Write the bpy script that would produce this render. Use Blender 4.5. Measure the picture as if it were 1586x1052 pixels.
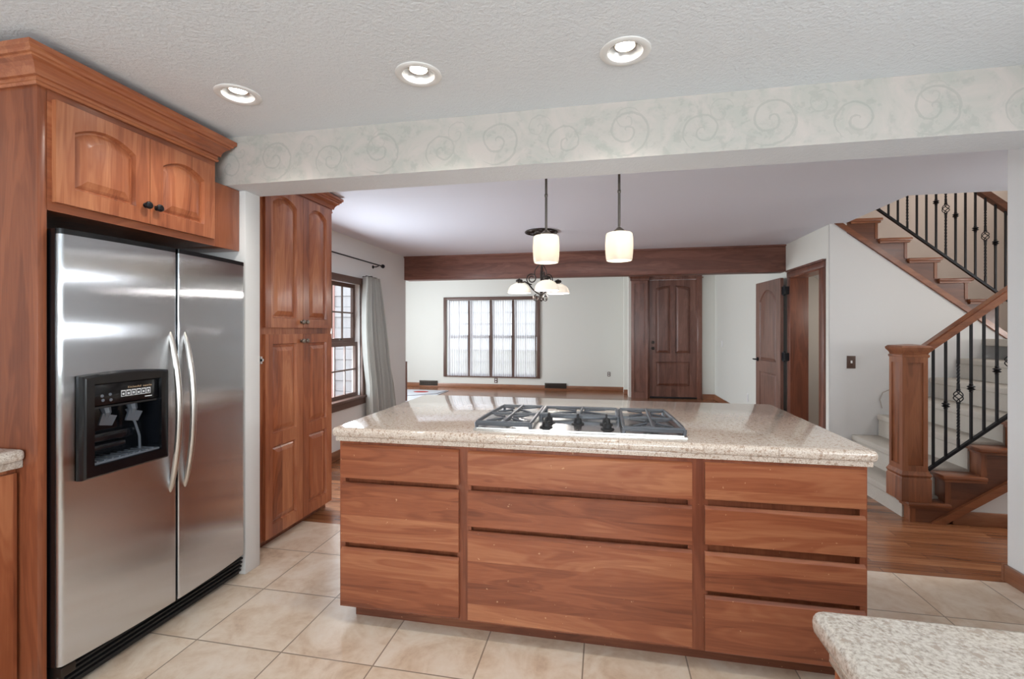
import bpy, bmesh, math, random
from mathutils import Vector, Matrix
random.seed(7)
PI = math.pi
S = bpy.context.scene
COL = S.collection
for o in list(bpy.data.objects):
    bpy.data.objects.remove(o)

# ------------------------------------------------------------------ camera, world, lights, exposure
cam_d = bpy.data.cameras.new('camera')
cam = bpy.data.objects.new('camera', cam_d); COL.objects.link(cam)
cam.location = (0, 0, 1.36)
cam.rotation_euler = (PI/2, 0, math.radians(11.1))
cam_d.sensor_fit = 'HORIZONTAL'; cam_d.sensor_width = 36.0
cam_d.lens = 36.0*724.0/1586.0
cam_d.shift_y = -14.0/1586.0
cam_d.clip_start = 0.02; cam_d.clip_end = 200
S.camera = cam

S.view_settings.view_transform = 'Standard'
S.view_settings.look = 'None'
S.view_settings.exposure = 0.70
S.view_settings.gamma = 1.0
S.view_settings.use_curve_mapping = False

world = bpy.data.worlds.new('sky'); S.world = world
world.use_nodes = True
wn = world.node_tree.nodes; wl = world.node_tree.links
bg = wn['Background']
bg.inputs['Color'].default_value = (0.86, 0.93, 1.0, 1)
bg.inputs['Strength'].default_value = 1.8


def area(name, loc, rot, sx, sy, power, col=(1, 1, 1)):
    d = bpy.data.lights.new(name, 'AREA'); d.shape = 'RECTANGLE'; d.size = sx; d.size_y = sy
    d.energy = power; d.color = col
    o = bpy.data.objects.new(name, d); COL.objects.link(o)
    o.location = loc; o.rotation_euler = rot
    return o


DAY = (0.88, 0.945, 1.0)
# daylight at the rear and dining windows; the other lamps are unseen additions
T = math.radians
area('daylight_kitchen_rear_window', (-0.1, -2.68, 1.45), (PI/2+T(58), 0, 0), 3.0, 1.7, 112, (0.87, 0.94, 1.0))
area('reflection_strip_kitchen', (2.24, 0.6, 1.36), (PI/2, 0, PI/2), 1.8, 0.12, 11, (0.93, 0.97, 1.0))  # added strip lamp, makes a bright reflection band on the refrigerator
area('reflection_strip_kitchen_upper', (2.24, 0.6, 1.92), (PI/2, 0, PI/2), 1.8, 0.10, 7, (0.93, 0.97, 1.0))  # second added strip, for a higher band in the steel
area('daylight_dining_window', (-2.868, 4.06, 1.22), (PI/2-T(14), 0, -PI/2), 1.05, 1.2, 52, (0.86, 0.93, 1.0))
area('added_fill_living', (-5.68, 7.7, 1.3), (PI/2+T(10), 0, -PI/2), 2.0, 1.6, 128, DAY)  # added out of view to light the far living room wall
area('reflection_strip_hall', (4.68, 3.4, 1.36), (PI/2, 0, PI/2), 0.66, 0.13, 8, (1.0, 0.97, 0.94))  # added unseen strip whose reflection draws a band across the refrigerator doors
area('reflection_strip_hall_upper', (4.68, 3.4, 2.09), (PI/2, 0, PI/2), 0.66, 0.11, 6, (1.0, 0.97, 0.94))  # added upper strip for another refrigerator band
area('added_fill_hall', (3.45, 3.42, 2.36), (0, 0, 0), 0.5, 0.5, 7, (1.0, 0.97, 0.95))  # added unseen lamp that brightens the stairs and hall
area('added_fill_stairwell', (4.62, 5.1, 3.7), (PI/2, 0, PI/2), 1.0, 1.0, 18, (1, 0.96, 0.92))  # added faint light for the dim stairwell

# ------------------------------------------------------------------ helpers: materials


def lin(c):
    return tuple(((v/255)/12.92 if v/255 <= 0.04045 else ((v/255+0.055)/1.055)**2.4) for v in c)


class NT:
    def __init__(self, name):
        self.m = bpy.data.materials.new(name); self.m.use_nodes = True
        self.n = self.m.node_tree.nodes; self.l = self.m.node_tree.links
        self.b = self.n['Principled BSDF']; self.out = self.n['Material Output']

    def node(self, t, **kw):
        x = self.n.new(t)
        for k, v in kw.items():
            setattr(x, k, v)
        return x

    def link(self, a, b):
        self.l.new(a, b)

    def val(self, sock, v):
        if isinstance(v, bpy.types.NodeSocket):
            self.link(v, sock)
        else:
            sock.default_value = v

    def math(self, op, a, b=0.0, c=None):
        x = self.node('ShaderNodeMath', operation=op)
        self.val(x.inputs[0], a); self.val(x.inputs[1], b)
        if c is not None:
            self.val(x.inputs[2], c)
        return x.outputs[0]

    def mix(self, f, a, b, mode='MIX'):
        x = self.node('ShaderNodeMix', data_type='RGBA', blend_type=mode)
        self.val(x.inputs[0], f)
        self.val(x.inputs[6], a if isinstance(a, bpy.types.NodeSocket) else (*a, 1))
        self.val(x.inputs[7], b if isinstance(b, bpy.types.NodeSocket) else (*b, 1))
        return x.outputs[2]

    def noise(self, vec, scale, detail=3, rough=0.5, dist=0.0):
        x = self.node('ShaderNodeTexNoise')
        if vec is not None:
            self.link(vec, x.inputs['Vector'])
        x.inputs['Scale'].default_value = scale; x.inputs['Detail'].default_value = detail
        x.inputs['Roughness'].default_value = rough; x.inputs['Distortion'].default_value = dist
        return x.outputs['Fac']

    def ramp(self, f, stops):
        x = self.node('ShaderNodeValToRGB')
        self.link(f, x.inputs[0])
        e = x.color_ramp.elements
        while len(e) < len(stops):
            e.new(0.5)
        for i, (p, c) in enumerate(stops):
            e[i].position = p
            e[i].color = (*c, 1) if len(c) == 3 else c
        return x.outputs[0]

    def coord(self, kind='Object'):
        return self.node('ShaderNodeTexCoord').outputs[kind]

    def mapping(self, vec, loc=(0, 0, 0), rot=(0, 0, 0), scale=(1, 1, 1)):
        x = self.node('ShaderNodeMapping')
        self.link(vec, x.inputs[0])
        x.inputs[1].default_value = loc; x.inputs[2].default_value = rot; x.inputs[3].default_value = scale
        return x.outputs[0]

    def sep(self, vec):
        x = self.node('ShaderNodeSeparateXYZ'); self.link(vec, x.inputs[0]); return x.outputs

    def bump(self, h, strength=0.2, dist=0.01):
        x = self.node('ShaderNodeBump')
        x.inputs['Strength'].default_value = strength; x.inputs['Distance'].default_value = dist
        self.link(h, x.inputs['Height']); self.link(x.outputs[0], self.b.inputs['Normal'])

    def set(self, **kw):
        for k, v in kw.items():
            k = k.replace('_', ' ')
            s = self.b.inputs[k]
            if isinstance(v, bpy.types.NodeSocket):
                self.link(v, s)
            elif isinstance(v, tuple) and len(v) == 3:
                s.default_value = (*v, 1)
            else:
                s.default_value = v
        return self.m


def plain(name, rgb, rough=0.5, metal=0.0, **kw):
    t = NT(name)
    # a little unevenness in tone so no surface is dead flat
    n = t.noise(t.coord(), 9.0, 2)
    c = lin(rgb)
    col = t.mix(t.math('MULTIPLY', n, 0.12), c, tuple(v*0.72 for v in c))
    return t.set(Base_Color=col, Roughness=rough, Metallic=metal, **kw)


def paint(name, rgb, bump=0.12, scale=90, rough=0.75):
    t = NT(name)
    co = t.coord()
    n = t.noise(co, 1.3, 3)
    c = lin(rgb)
    col = t.mix(t.math('MULTIPLY', n, 0.10), c, tuple(v*0.86 for v in c))
    t.bump(t.noise(co, scale, 3, 0.6), bump, 0.004)
    return t.set(Base_Color=col, Roughness=rough)


def wood(name, dark, mid, light, axis='Z', rough=0.32, plank=0.11, plank_axis=None, amount=0.5, scuff=0.0, coat=0.25, fine=1.0):
    """stained timber: grain runs along axis, boards glued side by side across plank_axis"""
    t = NT(name)
    co = t.coord()
    rnd = t.node('ShaderNodeObjectInfo').outputs['Random']
    comb = t.node('ShaderNodeCombineXYZ')
    for i in range(3):
        t.link(t.math('MULTIPLY', rnd, (7.3, 11.1, 5.7)[i]), comb.inputs[i])
    add = t.node('ShaderNodeVectorMath', operation='ADD'); t.link(co, add.inputs[0]); t.link(comb.outputs[0], add.inputs[1])
    v0 = add.outputs[0]
    sc = {'X': (1.1, 9, 9), 'Y': (9, 1.1, 9), 'Z': (9, 9, 1.1)}[axis]
    sf = {'X': (5, 160, 160), 'Y': (160, 5, 160), 'Z': (160, 160, 5)}[axis]
    pa = plank_axis or {'X': 'Z', 'Y': 'Z', 'Z': 'Y'}[axis]
    xyz = t.sep(v0)
    pid = t.math('FLOOR', t.math('DIVIDE', xyz['XYZ'.index(pa)], plank))
    wnz = t.node('ShaderNodeTexWhiteNoise', noise_dimensions='2D')
    cc = t.node('ShaderNodeCombineXYZ'); t.link(pid, cc.inputs[0]); t.link(rnd, cc.inputs[1])
    t.link(cc.outputs[0], wnz.inputs['Vector'])
    pv = wnz.outputs['Value']
    off = t.node('ShaderNodeCombineXYZ')
    for i in range(3):
        t.link(t.math('MULTIPLY', pv, 3.7+i), off.inputs[i])
    add2 = t.node('ShaderNodeVectorMath', operation='ADD'); t.link(v0, add2.inputs[0]); t.link(off.outputs[0], add2.inputs[1])
    v = add2.outputs[0]
    n1 = t.noise(t.mapping(v, scale=sc), 1.0, 3, 0.5, 1.2)
    rings = t.math('MULTIPLY_ADD', t.math('SINE', t.math('MULTIPLY', n1, 48.0)), 0.5, 0.5)
    fineg = t.noise(t.mapping(v, scale=sf), 1.0, 3, 0.6)
    a = t.math('ADD', t.math('MULTIPLY_ADD', n1, 0.62, 0.10), t.math('MULTIPLY', rings, 0.08))
    a = t.math('ADD', a, t.math('MULTIPLY', t.math('SUBTRACT', fineg, 0.5), 0.22*fine))
    a = t.math('ADD', a, t.math('MULTIPLY', t.math('SUBTRACT', pv, 0.5), amount))
    col = t.ramp(a, [(0.18, lin(dark)), (0.45, lin(mid)), (0.80, lin(light))])
    if scuff > 0:
        sp = t.noise(co, 55, 2, 0.5)
        msk = t.ramp(sp, [(0.745, (0, 0, 0)), (0.775, (1, 1, 1))])
        col = t.mix(t.math('MULTIPLY', msk, scuff), col, lin((214, 170, 130)))
    t.bump(fineg, 0.06, 0.002)
    return t.set(Base_Color=col, Roughness=rough, Coat_Weight=coat, Coat_Roughness=0.18)


def granite(name, stops, fleck, seams=None, k=1.0, line=0.6):
    t = NT(name)
    co = t.coord()
    n1 = t.noise(co, 210*k, 3, 0.65)
    n2 = t.noise(co, 62*k, 4, 0.7)
    n3 = t.noise(co, 6, 3, 0.5)
    base = t.ramp(n1, [(p, lin(c)) for p, c in stops])
    col = t.mix(t.ramp(n2, [(0.38, (0.95, 0.95, 0.95)), (0.46, (0, 0, 0))]), base, lin(fleck))
    col = t.mix(t.math('MULTIPLY', n3, 0.2), col, lin(fleck))
    if seams:
        xs, ys = seams
        xyz = t.sep(co)
        m = None
        for ax, vals in ((0, xs), (1, ys)):
            for q in vals:
                d = t.math('LESS_THAN', t.math('ABSOLUTE', t.math('SUBTRACT', xyz[ax], q)), 0.0011)
                m = d if m is None else t.math('MAXIMUM', m, d)
        col = t.mix(t.math('MULTIPLY', m, line), col, lin((130, 108, 92)))
    return t.set(Base_Color=col, Roughness=0.10, Coat_Weight=0.35, Coat_Roughness=0.04)


def tile_floor():
    t = NT('beige ceramic tile')
    co = t.coord()
    br = t.node('ShaderNodeTexBrick')
    br.offset = 0.0; br.squash = 1.0
    t.link(t.mapping(co, loc=(1.755, -1.75+0.412*14, 0)), br.inputs['Vector'])
    br.inputs['Scale'].default_value = 1.0
    br.inputs['Mortar Size'].default_value = 0.0032
    br.inputs['Mortar Smooth'].default_value = 0.2
    br.inputs['Brick Width'].default_value = 0.418
    br.inputs['Row Height'].default_value = 0.412
    br.inputs['Color1'].default_value = (0, 0, 0, 1); br.inputs['Color2'].default_value = (1, 1, 1, 1)
    tone = br.outputs['Color']; mort = br.outputs['Fac']
    shift = t.node('ShaderNodeVectorMath', operation='MULTIPLY_ADD')
    t.link(tone, shift.inputs[0]); shift.inputs[1].default_value = (6, 9, 0); t.link(co, shift.inputs[2])
    n1 = t.noise(shift.outputs[0], 4.5, 6, 0.62, 1.1)
    n2 = t.noise(shift.outputs[0], 28, 4, 0.6)
    a = t.math('ADD', t.math('MULTIPLY', n1, 0.8), t.math('MULTIPLY', n2, 0.22))
    col = t.ramp(a, [(0.28, lin((186, 156, 130))), (0.42, lin((216, 193, 168))), (0.55, lin((230, 213, 193))), (0.74, lin((240, 229, 215)))])
    col = t.mix(t.math('MULTIPLY', tone, 0.14), col, lin((176, 156, 134)))
    col = t.mix(mort, col, lin((148, 130, 112)))
    t.bump(t.math('SUBTRACT', t.math('MULTIPLY', n2, 0.3), mort), 0.25, 0.003)
    return t.set(Base_Color=col, Roughness=0.34)


def plank_floor():
    t = NT('oak strip floor')
    co = t.coord()
    br = t.node('ShaderNodeTexBrick')
    br.offset = 0.37; br.offset_frequency = 2
    t.link(co, br.inputs['Vector'])
    br.inputs['Scale'].default_value = 1.0
    br.inputs['Mortar Size'].default_value = 0.0012
    br.inputs['Brick Width'].default_value = 0.95
    br.inputs['Row Height'].default_value = 0.082
    br.inputs['Color1'].default_value = (0, 0, 0, 1); br.inputs['Color2'].default_value = (1, 1, 1, 1)
    tone = br.outputs['Color']; mort = br.outputs['Fac']
    sh = t.node('ShaderNodeVectorMath', operation='MULTIPLY_ADD')
    t.link(tone, sh.inputs[0]); sh.inputs[1].default_value = (5, 7, 3); t.link(co, sh.inputs[2])
    g = t.noise(t.mapping(sh.outputs[0], scale=(1.6, 26, 1)), 1.0, 5, 0.62, 1.2)
    f = t.noise(t.mapping(sh.outputs[0], scale=(6, 240, 1)), 1.0, 3, 0.6)
    a = t.math('ADD', t.math('ADD', t.math('MULTIPLY', g, 0.7), t.math('MULTIPLY', f, 0.22)), t.math('MULTIPLY', t.math('SUBTRACT', tone, 0.5), 0.22))
    col = t.ramp(a, [(0.24, lin((88, 50, 30))), (0.46, lin((142, 90, 58))), (0.75, lin((182, 128, 88)))])
    col = t.mix(t.math('MULTIPLY', mort, 0.8), col, lin((66, 38, 24)))
    return t.set(Base_Color=col, Roughness=0.24, Coat_Weight=0.2, Coat_Roughness=0.1)


def wallpaper():
    """cream border paper with faint grey green scrolls along X"""
    t = NT('scroll border paper')
    co = t.coord()
    x, y, z = t.sep(co)
    n = t.noise(co, 7, 4, 0.6, 1.0)
    n2 = t.noise(co, 26, 3, 0.6)

    def scroll(period, cx, cz, r0, turns, flip):
        u = t.math('SUBTRACT', t.math('MULTIPLY', t.math('FRACT', t.math('DIVIDE', t.math('ADD', x, 20.0+cx), period)), period), period/2)
        w = t.math('SUBTRACT', z, cz)
        u = t.math('ADD', u, t.math('MULTIPLY', t.math('SUBTRACT', n, 0.5), 0.035))
        w = t.math('ADD', w, t.math('MULTIPLY', t.math('SUBTRACT', n2, 0.5), 0.02))
        r = t.math('SQRT', t.math('ADD', t.math('MULTIPLY', u, u), t.math('MULTIPLY', w, w)))
        th = t.math('DIVIDE', t.math('ARCTAN2', w, t.math('MULTIPLY', u, flip)), 2*PI)
        ph = t.math('FRACT', t.math('ADD', th, t.math('DIVIDE', r, r0/turns)))
        line = t.math('LESS_THAN', t.math('ABSOLUTE', t.math('SUBTRACT', ph, 0.5)), 0.075)
        return t.math('MULTIPLY', line, t.math('LESS_THAN', r, r0))
    m = scroll(0.60, 0.0, 2.262, 0.115, 1.8, 1.0)
    m = t.math('MAXIMUM', m, scroll(0.60, 0.27, 2.235, 0.090, 1.6, -1.0))
    m = t.math('MAXIMUM', m, t.math('MULTIPLY', scroll(0.40, 0.10, 2.312, 0.06, 1.4, 1.0), 0.7))
    leaf = t.math('MULTIPLY', t.ramp(n2, [(0.52, (0, 0, 0)), (0.60, (1, 1, 1))]), t.ramp(n, [(0.42, (0, 0, 0)), (0.56, (1, 1, 1))]))
    m = t.math('MAXIMUM', m, t.math('MULTIPLY', leaf, 0.75))
    base = t.mix(t.ramp(n, [(0.35, (0, 0, 0)), (0.65, (1, 1, 1))]), lin((195, 187, 181)), lin((180, 179, 172)))
    col = t.mix(t.math('MULTIPLY', m, 0.36), base, lin((150, 152, 146)))
    t.bump(t.noise(co, 90, 3, 0.6), 0.1, 0.004)
    return t.set(Base_Color=col, Roughness=0.7)


def steel(name, rough=0.07, spread=0.42, base=(206, 209, 213)):
    """brushed metal: scratches run upright, so facets scatter sideways"""
    t = NT(name)
    co = t.coord()
    n = t.noise(t.mapping(co, scale=(1, 420, 1.2)), 1.0, 3, 0.6)
    c = lin(base)
    col = t.mix(t.math('MULTIPLY', n, 0.22), c, tuple(v*0.75 for v in c))
    geo = t.node('ShaderNodeNewGeometry')
    w = t.node('ShaderNodeTexWhiteNoise', noise_dimensions='3D')
    sc = t.node('ShaderNodeVectorMath', operation='SCALE'); t.link(geo.outputs['Position'], sc.inputs[0]); sc.inputs[3].default_value = 9173.0
    t.link(sc.outputs[0], w.inputs['Vector'])
    rgb = t.node('ShaderNodeSeparateColor'); t.link(w.outputs['Color'], rgb.inputs[0])
    d = t.math('MULTIPLY', t.math('SUBTRACT', t.math('ADD', rgb.outputs[0], rgb.outputs[1]), 1.0), spread)
    cz = t.node('ShaderNodeVectorMath', operation='CROSS_PRODUCT'); t.link(geo.outputs['Normal'], cz.inputs[0]); cz.inputs[1].default_value = (0, 0, 1)
    sv = t.node('ShaderNodeVectorMath', operation='SCALE'); t.link(cz.outputs[0], sv.inputs[0]); t.link(d, sv.inputs[3])
    ad = t.node('ShaderNodeVectorMath', operation='ADD'); t.link(geo.outputs['Normal'], ad.inputs[0]); t.link(sv.outputs[0], ad.inputs[1])
    nm = t.node('ShaderNodeVectorMath', operation='NORMALIZE'); t.link(ad.outputs[0], nm.inputs[0])
    t.link(nm.outputs[0], t.b.inputs['Normal'])
    return t.set(Base_Color=col, Metallic=1.0, Roughness=rough)


def emitter(name, rgb, strength):
    t = NT(name)
    return t.set(Base_Color=lin(rgb), Emission_Color=lin(rgb), Emission_Strength=strength, Roughness=0.4)


def glass_mat():
    t = NT('window glass')
    tr = t.node('ShaderNodeBsdfTransparent'); gl = t.node('ShaderNodeBsdfGlossy')
    gl.inputs['Roughness'].default_value = 0.02
    mx = t.node('ShaderNodeMixShader'); mx.inputs[0].default_value = 0.045
    t.link(tr.outputs[0], mx.inputs[1]); t.link(gl.outputs[0], mx.inputs[2])
    t.link(mx.outputs[0], t.out.inputs['Surface'])
    return t.m


def sheer_mat(name, rgb, see=0.35):
    t = NT(name)
    co = t.coord()
    n = t.noise(t.mapping(co, scale=(60, 1, 6)), 1.0, 3)
    c = lin(rgb)
    tl = t.node('ShaderNodeBsdfTranslucent'); tl.inputs['Color'].default_value = (*c, 1)
    df = t.node('ShaderNodeBsdfDiffuse'); df.inputs['Color'].default_value = (*c, 1)
    tr = t.node('ShaderNodeBsdfTransparent')
    m1 = t.node('ShaderNodeMixShader'); m1.inputs[0].default_value = 0.5
    t.link(tl.outputs[0], m1.inputs[1]); t.link(df.outputs[0], m1.inputs[2])
    m2 = t.node('ShaderNodeMixShader')
    t.link(t.math('MULTIPLY_ADD', n, 0.2, see-0.1), m2.inputs[0])
    t.link(m1.outputs[0], m2.inputs[1]); t.link(tr.outputs[0], m2.inputs[2])
    t.link(m2.outputs[0], t.out.inputs['Surface'])
    return t.m


def carpet_mat():
    t = NT('cream carpet')
    co = t.coord()
    n = t.noise(co, 260, 3, 0.7)
    n2 = t.noise(co, 9, 3)
    col = t.mix(n, lin((172, 164, 152)), lin((222, 216, 205)))
    col = t.mix(t.math('MULTIPLY', n2, 0.35), col, lin((168, 158, 145)))
    t.bump(n, 0.7, 0.008)
    return t.set(Base_Color=col, Roughness=0.95)


CH_D, CH_M, CH_L = (98, 48, 28), (158, 88, 56), (205, 136, 92)
M = {}
M['cherry_v'] = wood('cherry grain upright', (104, 52, 32), (157, 90, 58), (198, 134, 94), 'Z', plank=0.13, amount=0.28)
M['cherry_y'] = wood('cherry grain along depth', (104, 52, 32), (157, 90, 58), (198, 134, 94), 'Y', plank=0.14, amount=0.15)
M['cherry_x'] = wood('cherry grain along width', (104, 52, 33), (155, 89, 59), (198, 136, 96), 'X', plank=0.094, amount=0.22, scuff=0.7)
M['cherry_frame'] = wood('cherry face frame', (104, 52, 33), (146, 82, 55), (172, 104, 70), 'Z', plank=0.4, amount=0.1, scuff=0.5)
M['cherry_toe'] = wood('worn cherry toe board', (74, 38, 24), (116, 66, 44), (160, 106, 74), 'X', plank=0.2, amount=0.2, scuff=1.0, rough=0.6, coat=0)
M['panel'] = wood('cherry end panel', (100, 50, 32), (146, 83, 54), (172, 104, 70), 'Z', plank=0.3, amount=0.12)
M['maho_z'] = wood('dark walnut upright', (76, 44, 36), (116, 76, 62), (150, 108, 92), 'Z', plank=0.12, amount=0.2, plank_axis='X')
M['maho_y'] = wood('dark walnut jamb', (70, 34, 22), (116, 64, 42), (146, 88, 60), 'Z', plank=0.12, amount=0.2, plank_axis='Y')
M['maho_leaf'] = wood('greyed walnut leaf', (84, 58, 48), (120, 88, 76), (142, 108, 94), 'Z', plank=0.2, amount=0.1, plank_axis='Y', fine=1.5)
M['beam_x'] = wood('dark walnut beam', (76, 44, 36), (118, 76, 63), (152, 108, 92), 'X', plank=0.16, amount=0.12, rough=0.5, coat=0.05)
M['oak_trim_x'] = wood('oak baseboard along width', (96, 58, 38), (140, 92, 64), (172, 122, 90), 'X', plank=0.3, amount=0.1)
M['oak_trim_y'] = wood('oak baseboard along depth', (96, 58, 38), (140, 92, 64), (172, 122, 90), 'Y', plank=0.3, amount=0.1)
M['stair_x'] = wood('stair oak along width', (86, 48, 28), (134, 80, 50), (170, 112, 74), 'X', plank=0.3, amount=0.1)
M['stair_z'] = wood('stair oak upright', (86, 48, 28), (134, 80, 50), (168, 110, 72), 'Z', plank=0.3, amount=0.1)
M['stair_dark'] = wood('stair oak deep stain', (70, 40, 26), (104, 62, 42), (134, 86, 60), 'X', plank=0.3, amount=0.1)
M['granite'] = granite('beige granite island', [(0.28, (150, 132, 119)), (0.42, (204, 187, 171)), (0.55, (222, 209, 195)), (0.74, (238, 231, 222))], (170, 144, 124), ([-0.42, 0.18, 0.78], [0.06]))
M['granite_near'] = granite('grey beige granite', [(0.28, (150, 138, 128)), (0.42, (192, 183, 172)), (0.55, (214, 207, 196)), (0.74, (230, 226, 218))], (178, 164, 150), ([-0.835], [0.305]), 0.8, 0.25)
M['tile'] = tile_floor()
M['planks'] = plank_floor()
M['paint'] = paint('warm white wall paint', (221, 221, 219))
M['paint_far'] = paint('pale cream wall paint', (220, 220, 212))
M['paint_stair'] = paint('beige stairwell paint', (206, 192, 180))
M['paint_ceil'] = paint('textured ceiling paint', (224, 229, 233), 1.0, 75, 0.85)
M['paint_ceil2'] = paint('smooth ceiling paint', (226, 232, 243), 0.15, 60, 0.85)
M['closet_wall'] = paint('grey plaster', (190, 182, 172), 0.5, 14)
M['paper'] = wallpaper()
M['steel'] = steel('brushed stainless')
M['steel_tray'] = steel('polished stainless tray', 0.2, 0.05, (214, 212, 208))
M['handle'] = plain('satin steel handle', (206, 202, 196), 0.28, 1.0)
M['black'] = plain('gloss black plastic', (12, 13, 16), 0.18)
M['blackmatte'] = plain('matt black', (18, 18, 20), 0.6)
M['cavity'] = plain('dark dispenser cavity', (16, 19, 24), 0.15)
M['grey_plastic'] = plain('smoky grey plastic', (92, 98, 106), 0.25)
M['icon'] = plain('pale printed icon', (206, 208, 210), 0.5)
M['gold_ink'] = plain('pale gold print', (176, 150, 120), 0.5)
M['iron'] = plain('cast iron grey', (96, 100, 106), 0.32, 0.35)
M['wrought'] = plain('black wrought iron', (24, 25, 29), 0.45, 0.4)
M['bronze'] = plain('dark bronze', (62, 56, 52), 0.38, 0.8)
M['pewter'] = plain('aged pewter', (104, 98, 92), 0.4, 0.8)
M['nickel'] = plain('brushed nickel', (142, 134, 124), 0.3, 1.0)
M['white'] = plain('white trim enamel', (232, 232, 230), 0.35)
M['chrome'] = plain('can reflector', (205, 205, 205), 0.25, 0.6)
M['winframe'] = plain('brown window frame', (96, 72, 62), 0.4)
M['muntin'] = plain('brown muntin', (104, 86, 78), 0.4)
M['glass'] = glass_mat()
M['sheer'] = sheer_mat('white sheer', (232, 232, 236), 0.16)
M['drape'] = paint('pale sage drape', (226, 228, 224), 0.2, 300, 0.9)
M['carpet'] = carpet_mat()
def opal(name, rgb, glow):
    t = NT(name)
    c = (*lin(rgb), 1)
    tl = t.node('ShaderNodeBsdfTranslucent'); tl.inputs['Color'].default_value = c
    t.set(Base_Color=lin(rgb), Roughness=0.25, Emission_Color=lin(rgb), Emission_Strength=glow)
    mx = t.node('ShaderNodeMixShader'); mx.inputs[0].default_value = 0.45
    t.link(t.b.outputs[0], mx.inputs[1]); t.link(tl.outputs[0], mx.inputs[2]); t.link(mx.outputs[0], t.out.inputs['Surface'])
    return t.m


M['shade'] = opal('opal glass lit', (214, 208, 198), 0.03)
M['bulb'] = emitter('lamp glow', (255, 248, 238), 30.0)
M['alabaster'] = opal('alabaster glass lit', (214, 210, 204), 0.05)
M['brown_plate'] = plain('brown switch plate', (88, 66, 56), 0.4)
M['siding'] = paint('pale pink siding', (220, 176, 168), 0.1, 20)
M['siding_white'] = paint('white siding', (206, 208, 212), 0.1, 20)
M['grass'] = paint('dry lawn', (176, 172, 150), 0.5, 30)
M['copper'] = plain('verdigris vent metal', (74, 66, 58), 0.5, 0.5)

# ------------------------------------------------------------------ helpers: meshes


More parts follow.
